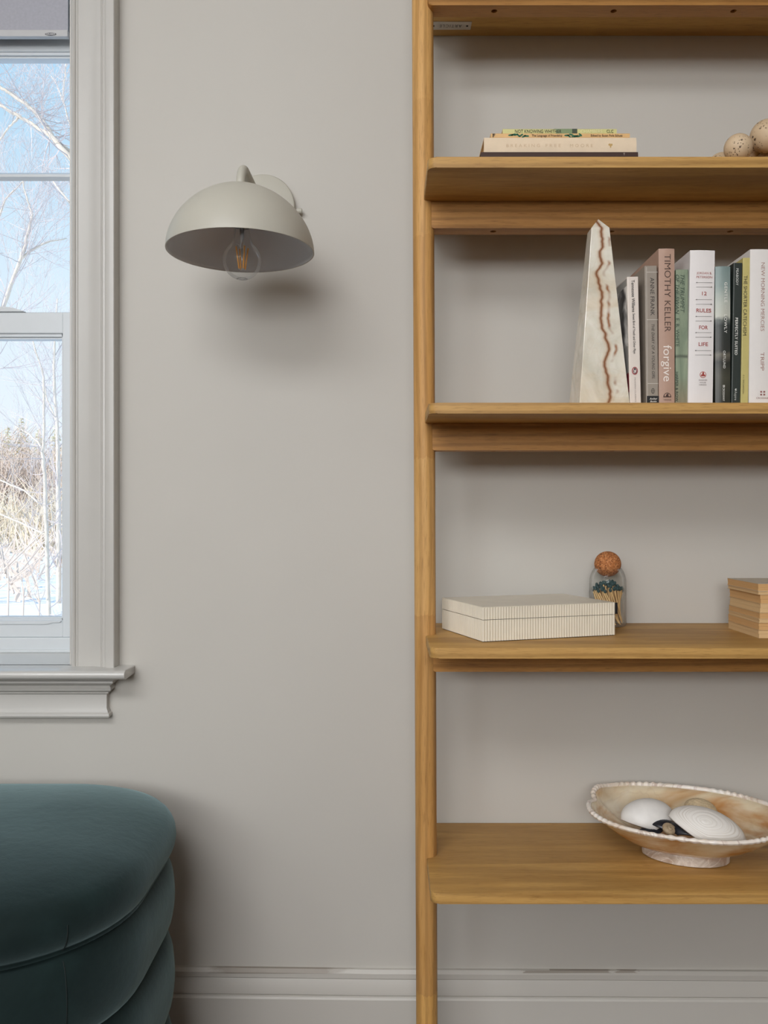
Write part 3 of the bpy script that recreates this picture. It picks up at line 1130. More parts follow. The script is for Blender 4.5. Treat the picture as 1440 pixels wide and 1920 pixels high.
def vtext(book, body, u, v0, v1, cap_u, mat, y=-0.0004, **kw):
    """text reading down the spine, centred on column u from v0 to v1"""
    k = book.location.y / F / 3.789
    (x, z0) = loc_px(book, *zu7(u, v0))
    return letters(book, body, mat, (x, y, z0), (0, 0, -1), (1, 0, 0), (v1 - v0) * k, cap_u * k, **kw)


def htext(book, body, u0, u1, v, cap_u, mat, y=-0.0004, **kw):
    k = book.location.y / F / 3.789
    (x, z) = loc_px(book, *zu7(u0, v))
    return letters(book, body, mat, (x, y, z), (1, 0, 0), (0, 0, 1), (u1 - u0) * k, cap_u * k, **kw)


def shape(book, name, polys_uv, mat, y=-0.0005):
    return flat(book, name, [[loc_px(book, *zu7(*q)) for q in pl] for pl in polys_uv], mat, y)


DS = 1.332
# 1 thin cream paperback with a black and white photograph on its cover
b = upright_book('paperback_book', 'cream-spined paperback with a red oval emblem, beside the left onyx obelisk', 1181.5, 1202.5, 519, 0.128, DS, cloth('cover_cream', (226, 216, 206), 0.4, 0.02), -1.35)
vtext(b, 'Tennessee Williams', 480, 512, 740, 23, ink(40, 34, 34), weight=0.010)
vtext(b, 'Sweet Bird of Youth and Other Plays', 486, 750, 1036, 17, ink(40, 34, 34), weight=0.008)
vtext(b, 'MODERN CLASSICS', 495, 1205, 1378, 10, ink(160, 150, 144))
shape(b, 'emblem', [disc(493, 1157, 21, 28, 24)], ink(150, 44, 52), -0.0006)
shape(b, 'emblem_figure', [disc(493, 1157, 14, 21, 20)], ink(232, 220, 214), -0.0008)
shape(b, 'emblem_figure', [[(486, 1140), (495, 1136), (503, 1146), (505, 1164), (500, 1176), (488, 1176), (482, 1162)]], ink(50, 22, 28), -0.0010)
shape(b, 'emblem_figure', [[(489, 1152), (496, 1148), (500, 1160), (496, 1172), (489, 1171)]], ink(236, 228, 222), -0.0012)
t_ = b
# printed cover face (looks left): grey field, photograph, red band
s = NT('photo_cover_print')
x, y, z = s.xyz()
ph = s.noise(s.mapping((1, 30, 22), (0, 1.3, 0.7)), 1.0, 3, 0.5, 0.5)
photo = s.ramp(ph, [(0.40, srgb(26, 26, 28)), (0.5, srgb(150, 148, 146)), (0.62, srgb(226, 224, 220))])
c = s.mix(s.math('GREATER_THAN', z, 0.092), srgb(150, 148, 144), photo)
c = s.mix(s.math('GREATER_THAN', z, 0.186), c, srgb(150, 148, 144))
red = s.math('MULTIPLY', s.math('LESS_THAN', z, 0.050), s.math('GREATER_THAN', z, 0.020))
c = s.mix(red, c, srgb(120, 30, 42))
s.base(c); s.set(Roughness=0.35)
bm = BM(); box(bm, -0.0004, -0.0001, 0.003, 0.125, 0.0, h_ if False else 0.1975)
obj('cover_print', bm, s.m, b)

# 2 thin black paperback set back
b = upright_book('paperback_book', 'thin black paperback set back between the cream and the grey spine', 1203.4, 1207.0, 516, 0.120, DS + 0.030, cloth('cover_black', (30, 28, 28), 0.5, 0.04))

# 3 grey paperback with framed panels
b = upright_book('paperback_book', 'grey paperback with white ruled panels and a black block at its foot', 1211.6, 1235.0, 498.5, 0.108, DS, cloth('cover_grey', (152, 142, 130), 0.5, 0.04), -0.65)
vtext(b, 'ANNE FRANK', 617, 495, 765, 30, ink(60, 54, 50))
vtext(b, 'THE DIARY OF A YOUNG GIRL', 622, 825, 1215, 21, ink(56, 50, 46), shear=0.25)
lw_ = 2.2
for q in ([(577, 455), (655, 455), (655, 458), (577, 458)], [(579, 793), (658, 793), (658, 796), (579, 796)], [(583, 1246), (662, 1246), (662, 1249), (583, 1249)]):
    shape(b, 'rule', [q], ink(214, 208, 198))
shape(b, 'rule', [[(575, 420), (577.5, 420), (585.5, 1335), (583, 1335)]], ink(204, 198, 188), -0.0004)
shape(b, 'emblem', [disc(622, 1300, 13, 19, 20)], ink(60, 54, 50))
shape(b, 'emblem_figure', [disc(622, 1300, 10, 15, 20)], ink(150, 140, 128), -0.0007)
shape(b, 'emblem_figure', [[(620.5, 1284), (623.5, 1284), (623.5, 1316), (620.5, 1316)], [(612, 1298), (632, 1298), (632, 1301), (612, 1301)]], ink(60, 54, 50), -0.0009)
shape(b, 'black_block', [[(579, 1335), (664, 1335), (664, 1400), (579, 1400)]], ink(18, 18, 20), -0.0005)
htext(b, 'Anchor', 598, 652, 1355, 14, ink(226, 222, 214), y=-0.0008, shear=0.25, weight=0.01)
htext(b, 'Books', 602, 648, 1374, 12, ink(226, 222, 214), y=-0.0008, shear=0.25, weight=0.01)

# 4 dusty pink hardcover
b = upright_book('hardcover_book', 'dusty pink hardcover with large white lower-case lettering near its foot', 1235.8, 1265.4, 466, 0.158, DS, cloth('cover_pink', (182, 150, 132), 0.5, 0.03), -0.1, True, 0.0012)
vtext(b, 'TIMOTHY KELLER', 727, 328, 880, 46, ink(74, 54, 46), y=-0.0003, weight=-0.006)
vtext(b, 'forgive', 727, 975, 1232, 60, ink(238, 228, 220), y=-0.0003)
shape(b, 'emblem', [disc(724, 1342, 28, 30, 20, 0, 180)[::-1] if False else [(724 + 28 * math.cos(a), 1345 - 33 * math.sin(a)) for a in [PI * i / 16 for i in range(17)]]], ink(70, 48, 40), -0.0003)
shape(b, 'emblem_figure', [[(724 + 21 * math.cos(a), 1338 - 21 * math.sin(a)) for a in [PI * i / 14 for i in range(15)]]], ink(182, 150, 132), -0.0005)
shape(b, 'emblem_figure', [[(712, 1340), (716, 1326), (726, 1318), (735, 1324), (730, 1330), (736, 1340)]], ink(70, 48, 40), -0.0007)
htext(b, 'VIKING', 697, 752, 1363, 10, ink(80, 58, 50), y=-0.0003)

# 5 green paperback, worn
s = NT('cover_green_painted')
g1 = s.noise(s.mapping((60, 20, 9)), 1.0, 5, 0.6, 0.8)
c = s.ramp(g1, [(0.3, srgb(104, 120, 100)), (0.5, srgb(136, 150, 126)), (0.72, srgb(160, 168, 142))])
x, y, z = s.xyz()
c = s.mix(s.ramp(z, [(0.0, G(0.75)), (0.045, BK)]), c, srgb(142, 124, 98))
c = s.mix(s.ramp(s.math('ABSOLUTE', s.math('SUBTRACT', s.math('ADD', z, s.math('MULTIPLY', g1, 0.004)), 0.078)), [(0.0003, WH), (0.0011, BK)]), c, srgb(84, 92, 78))
s.base(c); s.set(Roughness=0.55)
b = upright_book('paperback_book', 'worn pale green paperback with dark green italic title, right of the pink hardcover', 1266.4, 1289.6, 505.5, 0.130, DS + 0.004, s.m, 0.25)
vtext(b, 'THE TRUMPET', 832, 474, 745, 30, ink(52, 70, 58), shear=0.3)
vtext(b, 'OF THE SWAN', 797, 474, 755, 26, ink(52, 70, 58), shear=0.3)
vtext(b, 'E. B. WHITE', 798, 785, 985, 24, ink(52, 68, 56))
vtext(b, 'HARPER & ROW', 793, 1165, 1375, 18, ink(40, 50, 42), weight=0.012)

# 6 white hardcover with red words and arrows
b = upright_book('hardcover_book', 'thick white hardcover with red words between small arrows', 1290.2, 1336.6, 469.5, 0.155, DS, cloth('cover_white', (232, 228, 226), 0.35, 0.01, 0.02), 0.85, True, 0.0015)
RED, GR = ink(158, 62, 56), ink(110, 104, 102)
Y6 = -0.0006
htext(b, 'JORDAN B.', 932, 1040, 462, 15, ink(168, 92, 82), y=Y6)
htext(b, 'PETERSON', 931, 1042, 490, 15, ink(168, 92, 82), y=Y6)
htext(b, '12', 970, 1003, 607, 26, RED, y=Y6, weight=0.012)
htext(b, 'RULES', 930, 1035, 727, 27, RED, y=Y6, weight=0.012)
htext(b, 'FOR', 950, 1011, 848, 27, RED, y=Y6, weight=0.012)
htext(b, 'LIFE', 946, 1013, 967, 27, RED, y=Y6, weight=0.012)
ar = []
for k, v_ in enumerate((530, 562, 651, 684, 771, 803, 886, 918, 1013, 1045)):
    sh = -8 * (v_ - 530) / 515
    a, e_ = 929 + sh, 1042 + sh
    ar.append([(a, v_ - 1), (e_, v_ - 1), (e_, v_ + 1), (a, v_ + 1)])
    if k % 2 == 0: ar.append([(a - 3, v_), (a + 7, v_ - 4.5), (a + 7, v_ + 4.5)])
    else: ar.append([(e_ + 3, v_), (e_ - 7, v_ - 4.5), (e_ - 7, v_ + 4.5)])
shape(b, 'arrow_print', ar, GR, Y6)
shape(b, 'emblem', [disc(977, 1185, 23, 23, 24)], ink(170, 76, 66), Y6)
shape(b, 'emblem_figure', [disc(977, 1185, 19, 19, 24)], ink(232, 222, 216), Y6 - 0.0002)
shape(b, 'emblem_figure', [[(962, 1196), (962, 1184), (970, 1184), (972, 1170), (979, 1164), (984, 1172), (984, 1184), (992, 1184), (992, 1196)]], ink(160, 60, 52), Y6 - 0.0004)
htext(b, 'RANDOM', 949, 1005, 1223, 11, ink(90, 70, 66), y=Y6)
htext(b, 'HOUSE', 954, 998, 1240, 10, ink(90, 70, 66), y=Y6)
htext(b, 'CANADA', 949, 1002, 1256, 10, ink(90, 70, 66), y=Y6)

# 7 landscape-jacketed hardcover
s = NT('cover_landscape')
x, y, z = s.xyz()
n1 = s.noise(s.mapping((40, 1, 30)), 1.0, 5, 0.6)
zz_ = s.math('ADD', z, s.math('MULTIPLY', s.math('SUBTRACT', n1, 0.5), 0.022))
c = s.ramp(s.math('DIVIDE', zz_, 0.22), [(0.0, srgb(44, 46, 40)), (0.20, srgb(72, 72, 60)), (0.30, srgb(40, 42, 38)), (0.36, srgb(104, 100, 88)), (0.385, srgb(52, 54, 50)), (0.56, srgb(48, 54, 52)),
                                         (0.60, srgb(96, 102, 98)), (0.625, srgb(196, 198, 186)), (0.72, srgb(186, 192, 182)), (0.84, srgb(142, 158, 154)), (1.0, srgb(122, 142, 140))])
s.base(c); s.set(Roughness=0.4)
b = upright_book('hardcover_book', 'hardcover with misty teal landscape spine darkening to black at its foot', 1341.6, 1369.6, 499.5, 0.140, DS + 0.001, s.m, 0.05, True, 0.0022)
WL = ink(228, 228, 222)
vtext(b, 'GENTLE', 1139, 528, 672, 20, WL, y=-0.0013, weight=0.01, spacing=1.2)
vtext(b, 'and', 1140, 692, 726, 18, ink(208, 210, 202), y=-0.0013, shear=0.3)
vtext(b, 'LOWLY', 1137, 758, 890, 20, WL, y=-0.0013, weight=0.01, spacing=1.2)
vtext(b, 'ORTLUND', 1128, 1015, 1140, 17, WL, y=-0.0013, weight=0.008, spacing=1.15)
vtext(b, 'CROSSWAY', 1123, 1276, 1372, 15, WL, y=-0.0013)
shape(b, 'emblem', [[(1117 + i * 8, 1259 + j * 8), (1123 + i * 8, 1259 + j * 8), (1123 + i * 8, 1265 + j * 8), (1117 + i * 8, 1265 + j * 8)] for i in (0, 1) for j in (0, 1)], WL, -0.0013)

# 8 dark green paperback
b = upright_book('paperback_book', 'slim near-black green paperback with white capitals, left of the mustard spine', 1371.2, 1388.0, 493, 0.132, DS, cloth('cover_darkgreen', (42, 50, 46), 0.4, 0.05), 0.95)
vtext(b, 'PEABODY', 1222, 430, 550, 17, ink(214, 216, 210), weight=0.006, spacing=1.1)
vtext(b, 'PERFECTLY SUITED', 1217, 780, 1045, 19, ink(228, 228, 222), weight=0.016, spacing=1.1)
vtext(b, 'Aspire', 1211, 1302, 1366, 18, ink(190, 194, 188))
shape(b, 'emblem', [[(1203, 1290), (1209, 1282), (1218, 1286), (1212, 1291), (1218, 1297), (1207, 1299)]], ink(200, 204, 198))

# 9 mustard paperback
b = upright_book('paperback_book', 'mustard yellow paperback with black title, left of the pale hardcover at the right edge', 1388.6, 1403.0, 483.5, 0.150, DS + 0.002, cloth('cover_mustard', (196, 184, 116), 0.5, 0.05), 0.95)
vtext(b, 'THE SHORTER CATECHISM', 1281, 480, 905, 26, ink(48, 42, 30))
vtext(b, 'G. I. WILLIAMSON', 1266, 1185, 1320, 11, ink(84, 74, 48))

# 10 pale hardcover at the right edge
b = upright_book('hardcover_book', 'pale hardcover with thin taupe capitals, rightmost in the row', 1404.6, 1446.0, 467.5, 0.150, DS, cloth('cover_ivory', (230, 226, 222), 0.45, 0.01, 0.02), 0.5, True, 0.0012)
TP = ink(164, 124, 112)
vtext(b, 'NEW MORNING MERCIES', 1405, 388, 875, 27, TP, y=-0.0003, weight=-0.004)
vtext(b, 'TRIPP', 1400, 1025, 1155, 27, TP, y=-0.0003)
shape(b, 'emblem', [[(1384 + i * 22, 1300 + j * 20), (1397 + i * 22, 1300 + j * 20), (1397 + i * 22, 1312 + j * 20), (1384 + i * 22, 1312 + j * 20)] for i in (0, 1) for j in (0, 1)], ink(150, 96, 92), -0.0003)
htext(b, 'CROSSWAY', 1356, 1455, 1350, 13, ink(150, 110, 102), y=-0.0003)


# obelisks
def obelisk_bm(w0=0.079, w1=0.0285, h=0.285, tip=0.0185):
    bm = BM()
    a, c_ = w0 / 2, w1 / 2
    r0 = [(-a, -a, 0), (a, -a, 0), (a, a, 0), (-a, a, 0)]
    r1 = [(-c_, -c_, h), (c_, -c_, h), (c_, c_, h), (-c_, c_, h)]
    v0 = [bm.verts.new(p) for p in r0]
    v1 = [bm.verts.new(p) for p in r1]
    ap_ = bm.verts.new((0.0, 0.0, h + tip))
    bm.faces.new(v0[::-1])
    for k in range(4):
        l = (k + 1) % 4
        bm.faces.new((v0[k], v0[l], v1[l], v1[k]))
        bm.faces.new((v1[k], v1[l], ap_))
    bmesh.ops.bevel(bm, geom=list(bm.edges), offset=0.0009, segments=2, profile=0.6, affect='EDGES')
    return bm


ob = obj('obelisk', obelisk_bm(), M['obelisk'])
ob.location = (0.3445, 1.372, top_z[2])
tag(ob, 'white onyx obelisk with rust brown veins, left bookend of the row', 'obelisk', 'onyx obelisk bookends')
ob2 = ob.copy(); COL.objects.link(ob2)
ob2.location = (0.3445 + 0.318, 1.376, top_z[2])
ob2.rotation_euler = (0, 0, PI)
ob2['label'] = 'onyx obelisk cut by the right edge, behind the pale hardcover'


# ------------------------------------------------------------------ flat books on the upper shelf
def zu6(u, v):
    return 860 + u / 2.483, 210 + v / 2.483


def flat_book(name, label, u0, u1, z0, z1, D, d, mat, hard, bulge=0.0):
    """lying book: spine to the camera. built upright (spine width = its thickness) then laid down"""
    x0 = (zu6(u0, 0)[0] - HX) * D / F
    x1 = (zu6(u1, 0)[0] - HX) * D / F
    L, t = x1 - x0, z1 - z0
    o = thing(name, (x0, D, z0), label, 'book', 'books lying on the upper shelf')
    board = 0.0024 if hard else 0.0006
    n = 8
    pl = [(d, 0.0), (0.0012, 0.0)]
    if bulge > 0: pl += [(0.0012 - bulge * math.sin(PI * i / n), t * i / n) for i in range(1, n)]
    else: pl += [(0.0003, 0.0006), (0.0, 0.0012), (0.0, t - 0.0012), (0.0003, t - 0.0006)]
    pl += [(0.0012, t), (d, t), (d, t - board), (0.0016 + board, t - board), (0.0016 + board, board), (d, board)]
    bm = BM(); prism(bm, pl, 0.0, L, 'x')
    obj('cover', bm, mat, o)
    ins = 0.003 if hard else 0.0
    bm = BM(); box(bm, ins, L - ins, 0.0016 + board, d - ins, board, t - board)
    obj('pages', bm, M['page_z2'], o)
    return o


def ftext(book, body, u0, u1, mat, cap, y, dz=0.0, **kw):
    D = book.location.y
    xs = (zu6(u0, 0)[0] - HX) * D / F - book.location.x
    xe = (zu6(u1, 0)[0] - HX) * D / F - book.location.x
    return letters(book, body, mat, (xs, y, book['_t'] / 2 + dz), (1, 0, 0), (0, 0, 1), xe - xs, cap, **kw)


def fx(book, u):
    return (zu6(u, 0)[0] - HX) * book.location.y / F - book.location.x


z1_ = top_z[1]
lay = [z1_, z1_ + 0.0158, z1_ + 0.0412, z1_ + 0.0488, z1_ + 0.0590]
b = flat_book('hardcover_book', 'black-brown hardcover at the bottom of the lying stack', 104, 836, lay[0], lay[1], 1.329, 0.175, cloth('cover_blackbrown', (60, 38, 30), 0.6, 0.05), True, 0.0008)
b['_t'] = lay[1] - lay[0]
ftext(b, 'T', 766, 774, ink(200, 190, 178), 0.0034, -0.0006, 0.004)
b = flat_book('hardcover_book', 'thick cream cloth hardcover with blind-stamped title, in the lying stack', 118, 828, lay[1], lay[2], 1.336, 0.165, cloth('cover_creamcloth', (228, 208, 180), 0.7, 0.03, 0.25), True, 0.0014)
b['_t'] = lay[2] - lay[1]
for w_, u0, u1 in (('BREAKING', 222, 378), ('FREE', 405, 475), ('MOORE', 518, 624)):
    ftext(b, w_, u0, u1, ink(206, 180, 146), 0.0048, -0.0004, spacing=1.6)
flat(b, 'emblem', [[(fx(b, 707) + a_, b['_t'] / 2 + c_) for a_, c_ in ((0.0, -0.0042), (0.0012, -0.002), (0.0010, -0.0010), (0.0030, 0.0002), (0.0032, 0.0018), (0.0018, 0.0030), (0.0004, 0.0022), (-0.0012, 0.0032), (-0.0032, 0.0022), (-0.0036, 0.0006), (-0.0020, -0.0004), (-0.0008, -0.0010), (-0.0012, -0.002))]], ink(190, 156, 96), -0.0004)
b = flat_book('paperback_book', 'thin orange-tan paperback with green leaf pattern, in the lying stack', 150, 797, lay[2], lay[3], 1.338, 0.150, cloth('cover_tan', (222, 180, 122), 0.45, 0.05), False)
b['_t'] = lay[3] - lay[2]
tt = b['_t']
lf = []
rng = random.Random(5)
for c0, c1 in ((236, 322), (498, 572)):
    for k in range(7):
        u_ = c0 + (c1 - c0) * (k + 0.5) / 7
        a = rng.uniform(-0.9, 0.9)
        cx, cz = fx(b, u_), tt * rng.uniform(0.3, 0.7)
        L, w_ = 0.0042, 0.0014
        pts = []
        for i in range(10):
            th_ = 2 * PI * i / 10
            q = (L * math.cos(th_), w_ * math.sin(th_))
            pts.append((cx + q[0] * math.cos(a) - q[1] * math.sin(a), min(tt - 0.0002, max(0.0002, cz + q[0] * math.sin(a) * 0.7 + q[1] * math.cos(a)))))
        lf.append(pts)
for q in lf: flat(b, 'leaf_print', [q], ink(38, 104, 74), -0.0004)
flat(b, 'spine_mark', [rect(fx(b, 158), fx(b, 162), 0.001, tt - 0.001), rect(fx(b, 158), fx(b, 170), tt - 0.0022, tt - 0.001), rect(fx(b, 158), fx(b, 168), tt / 2 - 0.0005, tt / 2 + 0.0005)], ink(40, 30, 22), -0.0004)
ftext(b, 'The Language of Friendship', 340, 482, ink(62, 44, 26), 0.0034, -0.0006, weight=0.01)
ftext(b, 'Edited by Susan Polis Schutz', 615, 762, ink(62, 44, 26), 0.0034, -0.0006, weight=0.01)
b = flat_book('paperback_book', 'thin yellow-green paperback topmost of the lying stack', 205, 736, lay[3], lay[4], 1.345, 0.140, cloth('cover_yellowgreen', (208, 204, 140), 0.4, 0.04), False)
b['_t'] = lay[4] - lay[3]
tt = b['_t']
flat(b, 'cover_picture', [[(fx(b, 440), tt - 0.0004), (fx(b, 452), tt - 0.002), (fx(b, 452), 0.0004), (fx(b, 530), 0.0004), (fx(b, 530), tt - 0.0004)]], ink(128, 146, 106), -0.0004)
flat(b, 'cover_picture', [rect(fx(b, 528), fx(b, 552), 0.0004, tt - 0.0004)], ink(62, 74, 56), -0.0005)
ftext(b, 'NOT KNOWING WHITHER', 262, 478, ink(40, 42, 30), 0.0054, -0.0007, 0.0008, weight=0.004)
ftext(b, 'CHAMBERS', 568, 668, ink(232, 226, 180), 0.0052, -0.0007, 0.0008)
ftext(b, 'CLC', 688, 720, ink(60, 66, 40), 0.0048, -0.0007, 0.0008, weight=0.004)

# pitted stone ball cluster
cl = thing('stone_ball_cluster', (0.585, 1.365, z1_), 'cluster of speckled cream stone balls at the right end of the upper shelf', 'ornament')
for (px, py, rp, D) in ((1352, None, 24, 1.395), (1384, 277.5, 25.6, 1.334), (1437.5, 255, 30, 1.352), (1407, 282, 24, 1.395), (1441, None, 25, 1.385), (1470, None, 27, 1.345), (1452, None, 26, 1.42)):
    r = rp * D / F
    zc_ = (z1_ + r) if py is None else Z(py, D)
    bm = BM(); ball(bm, ((px - HX) * D / F, D, zc_), r, 40, 24)
    obj('ball', bm, M['pitted'], cl, world=True, smooth=True)

# ------------------------------------------------------------------ ribbed keepsake box
ba = math.atan2(0.0785, 0.2337)
z3 = top_z[3]
bp = at(905, 1204.5, 1.3655)
kb = thing('keepsake_box', (bp.x, bp.y, z3), 'cream ribbed keepsake box with a lid, beside the match jar', 'box', rotz=ba)
L_, W_ = 0.2465, 0.1715


def ribbed(L, Wd, pitch=0.00485, amp=0.0013):
    P = []
    def side(p0, p1, nrm):
        n = max(1, round(math.dist(p0, p1) / pitch))
        for i in range(n):
            for k in range(5):
                t = (i + k / 5) / n
                b_ = amp * (math.sin(PI * k / 5) ** 0.6 if k else 0.0) - amp
                P.append((p0[0] + (p1[0] - p0[0]) * t + nrm[0] * b_, p0[1] + (p1[1] - p0[1]) * t + nrm[1] * b_))
    side((0, 0), (L, 0), (0, -1)); side((L, 0), (L, Wd), (1, 0)); side((L, Wd), (0, Wd), (0, 1)); side((0, Wd), (0, 0), (-1, 0))
    return P


P_ = ribbed(L_, W_)
bm = BM(); prism(bm, P_, 0.0012, 0.0352, 'z'); obj('box_body', bm, M['bone_box'], kb)
bm = BM(); prism(bm, P_, 0.0361, 0.0553, 'z')
lidb = obj('lid', bm, M['bone_box'], kb)
bm = BM(); box(bm, 0.0006, L_ - 0.0006, 0.0006, W_ - 0.0006, 0.0550, 0.0562, 0.0006, 1); obj('top_panel', bm, M['bone_box'], lidb)
bm = BM(); box(bm, 0.003, L_ - 0.003, 0.003, W_ - 0.003, 0.034, 0.0370); obj('inner_lip', bm, M['dark'], kb)
bm = BM(); box(bm, 0.002, L_ - 0.002, 0.002, W_ - 0.002, 0.0, 0.0016); obj('felt_base', bm, M['dark'], kb)

# ------------------------------------------------------------------ match jar
jx, jy = 0.4105, 1.566
jr = 0.0333
jar = thing('match_jar', (jx, jy, z3), 'clear glass bottle jar full of green-tipped matches with a cork ball stopper', 'jar')
bm = BM()
prof = [(0, 0.0006), (0.027, 0.0006), (0.0315, 0.002), (jr, 0.006), (jr, 0.078), (0.0328, 0.086), (0.0310, 0.094), (0.0280, 0.101), (0.0245, 0.1062), (0.0222, 0.1080),
        (0.0212, 0.1083), (0.0205, 0.1074), (0.0230, 0.1045), (0.0268, 0.0990), (0.0296, 0.0925), (0.0313, 0.085), (0.0318, 0.078), (0.0318, 0.008), (0.0300, 0.0045), (0.026, 0.0036), (0, 0.0036)]
lathe(bm, prof, 64, (jx, jy, z3))
obj('glass_body', bm, M['jar_glass'], jar, world=True, autosmooth=1.2)
bm = BM(); ball(bm, (jx, jy, z3 + 0.1140), 0.0240, 40, 24, sz=0.97)
obj('cork_ball', bm, M['cork'], jar, world=True, smooth=True)
bm = BM()
rows = []
for zz_ in (0.0262, 0.0465):
    rows.append([(jx + (jr + 0.0003) * math.cos(a), jy + (jr + 0.0003) * math.sin(a), z3 + zz_) for a in [math.radians(-140 + (66) * i / 14) for i in range(15)]])
strip(bm, rows)
obj('striker_label', bm, M['black'], jar, world=True, smooth=True)
mt_mesh = BM(); box(mt_mesh, -0.00095, 0.00095, -0.00095, 0.00095, 0, 0.0670)
mt0 = obj('match', mt_mesh, M['match_wood'])
bm = BM(); ball(bm, (0, 0, 0.0682), 0.0028, 10, 8, sz=1.4)
hd0 = obj('match_head', bm, M['match_head'], mt0, smooth=True)
tag(mt0, 'green-tipped wooden match standing in the clear cork-ball jar', 'match', 'matches in the glass jar')
rng = random.Random(3)
first = True
for ring_r, cnt, tw in ((0.0262, 23, 70), (0.0196, 17, 54), (0.0130, 11, 40), (0.0066, 5, 20), (0.0008, 1, 0)):
    for k in range(cnt):
        a = 2 * PI * (k + rng.uniform(-0.28, 0.28)) / cnt + ring_r * 40
        top = Vector((ring_r * math.cos(a), ring_r * math.sin(a), 0.0))
        d_ = math.radians(tw)
        bot = Vector((ring_r * math.cos(a + d_), ring_r * math.sin(a + d_), 0.0)) * 0.97
        hgt = 0.0668
        dz = math.sqrt(max(1e-6, hgt ** 2 - (top - bot).length ** 2))
        dirv = Vector((top.x - bot.x, top.y - bot.y, dz)).normalized()
        if first:
            o, first = mt0, False
        else:
            o = copy_tree(mt0)
        lift = 0.0045 + (0.0035 if ring_r < 0.015 else 0.0) + rng.uniform(0, 0.0052)
        o.location = (jx + bot.x, jy + bot.y, z3 + lift)
        o.rotation_euler = Vector((0, 0, 1)).rotation_difference(dirv).to_euler()

# ------------------------------------------------------------------ stack of old booklets, fore-edges out
rng = random.Random(8)
hts = [(1405, 1250), (1250, 1110), (1110, 1030), (1030, 915), (915, 740), (740, 565), (565, 497), (497, 352)]
kk = 1.411 / F / 10.286
zz_ = z3
names = ['bottommost', 'second from the bottom', 'third from the bottom', 'fourth from the bottom', 'fourth from the top', 'third from the top', 'second from the top', 'topmost']
for i, (v0, v1) in enumerate(hts):
    t = (v0 - v1) * kk
    ox = rng.uniform(-0.0005, 0.0005) + (-0.0012 if i in (6, 7) else 0.0) + (0.0016 if i in (4, 5) else 0.0)
    oy = rng.uniform(-0.001, 0.001)
    W2, D2 = 0.105, 0.127
    bk = thing('old_booklet', (0.6205 + ox, 1.412 + oy, zz_), 'unbound tan-paged booklet at the right edge, %s of its stack' % names[i], 'book', 'booklets stacked at the right edge', rotz=math.radians(rng.uniform(-0.25, 0.25)))
    bm = BM()
    cv = 0.0004
    box(bm, 0, W2, 0, D2, 0.0, cv)
    box(bm, 0, W2, 0, D2, t - cv - 0.0001, t - 0.0001)
    obj('cover', bm, cloth('cover_old_%d' % i, (206, 178, 136) if i < 7 else (196, 186, 168), 0.8, 0.06), bk)
    bm = BM()
    nsh = 4 if i == 7 else (3 if i in (2, 3, 6) else 2)
    zs = cv
    for q in range(nsh):
        zt2 = cv + (t - 2 * cv - 0.0001) * (q + 1) / nsh
        j = rng.uniform(0.0, 0.0010)
        box(bm, 0.0004 + j, W2 - 0.001, 0.0004 + rng.uniform(0, 0.0010), D2 - 0.001, zs + (0.00012 if q else 0), zt2)
        zs = zt2
    obj('pages', bm, M['page_z'] if i % 2 else M['page_z2'], bk)
    zz_ += t

# ------------------------------------------------------------------ onyx bowl and shells
z4 = top_z[4]
bcx, bcy = 0.512, 1.452
rot = math.radians(-21)
bw = thing('onyx_bowl', (bcx, bcy, z4), 'amber-veined onyx bowl with a scalloped white rim, holding sea shells', 'bowl', rotz=rot)
A_, B_ = 0.166, 0.118
FZ, HB = 0.0165, 0.060
N_ = 288


def rim(t):
    """plan radius factors and extra height of the rim at angle t (0 = right end, pi = left end)"""
    c_, s_ = math.cos(t), math.sin(t)
    e_ = 0.88
    x_ = A_ * math.copysign(abs(c_) ** e_, c_)
    y_ = B_ * math.copysign(abs(s_) ** e_, s_)
    k_ = 1.0 + 0.02 * math.cos(3 * t + 0.4) + 0.012 * math.cos(5 * t)
    dl = math.atan2(math.sin(t - PI), math.cos(t - PI))
    k_ -= 0.045 * math.exp(-(dl / 0.10) ** 2)          # pinch at the left lip
    h_ = 0.006 * math.sin(t) - 0.004 * math.cos(2 * t)*0 + 0.006 * abs(c_) ** 3 + 0.004 * math.exp(-((dl + 0.35) / 0.2) ** 2) - 0.004 * math.exp(-(dl / 0.12) ** 2)
    return x_ * k_, y_ * k_, h_


def bowl_ring(rho, zfun, off=0.0, teeth=0.0):
    P = []
    for k in range(N_):
        t = 2 * PI * k / N_
        x_, y_, h_ = rim(t)
        u_ = max(0.0, (rho - 0.40) / 0.60)
        kk_ = rho + teeth * (0.5 + 0.5 * math.cos(72 * t)) / A_
        P.append((x_ * kk_ * (1 - off), y_ * kk_ * (1 - off), zfun(u_) + h_ * u_ ** 2 + teeth * 0.8 * math.cos(72 * t)))
    return P


zo = lambda u_: FZ + 0.002 + HB * u_ ** 1.55
zi = lambda u_: FZ + 0.0075 + (HB - 0.0045) * u_ ** 1.5
bm = BM()
rows = [bowl_ring(r_, zo) for r_ in (0.30, 0.40, 0.46, 0.54, 0.62, 0.70, 0.78, 0.86, 0.92, 0.97)]
R1 = strip(bm, rows, closed=True)
bm.faces.new(R1[0][::-1])
rows = [bowl_ring(0.97, zi, 0.03)] + [bowl_ring(r_, zi, 0.03) for r_ in (0.92, 0.84, 0.74, 0.62, 0.5, 0.4, 0.25, 0.1)]
R2 = strip(bm, rows, closed=True)
bm.faces.new(R2[-1])
for k in range(N_):
    l = (k + 1) % N_
    bm.faces.new((R1[-1][k], R1[-1][l], R2[0][l], R2[0][k]))
obj('bowl_body', bm, M['bowl'], bw, smooth=True)
bm = BM()                                             # toothed rim bead
rows = []
nb = 8
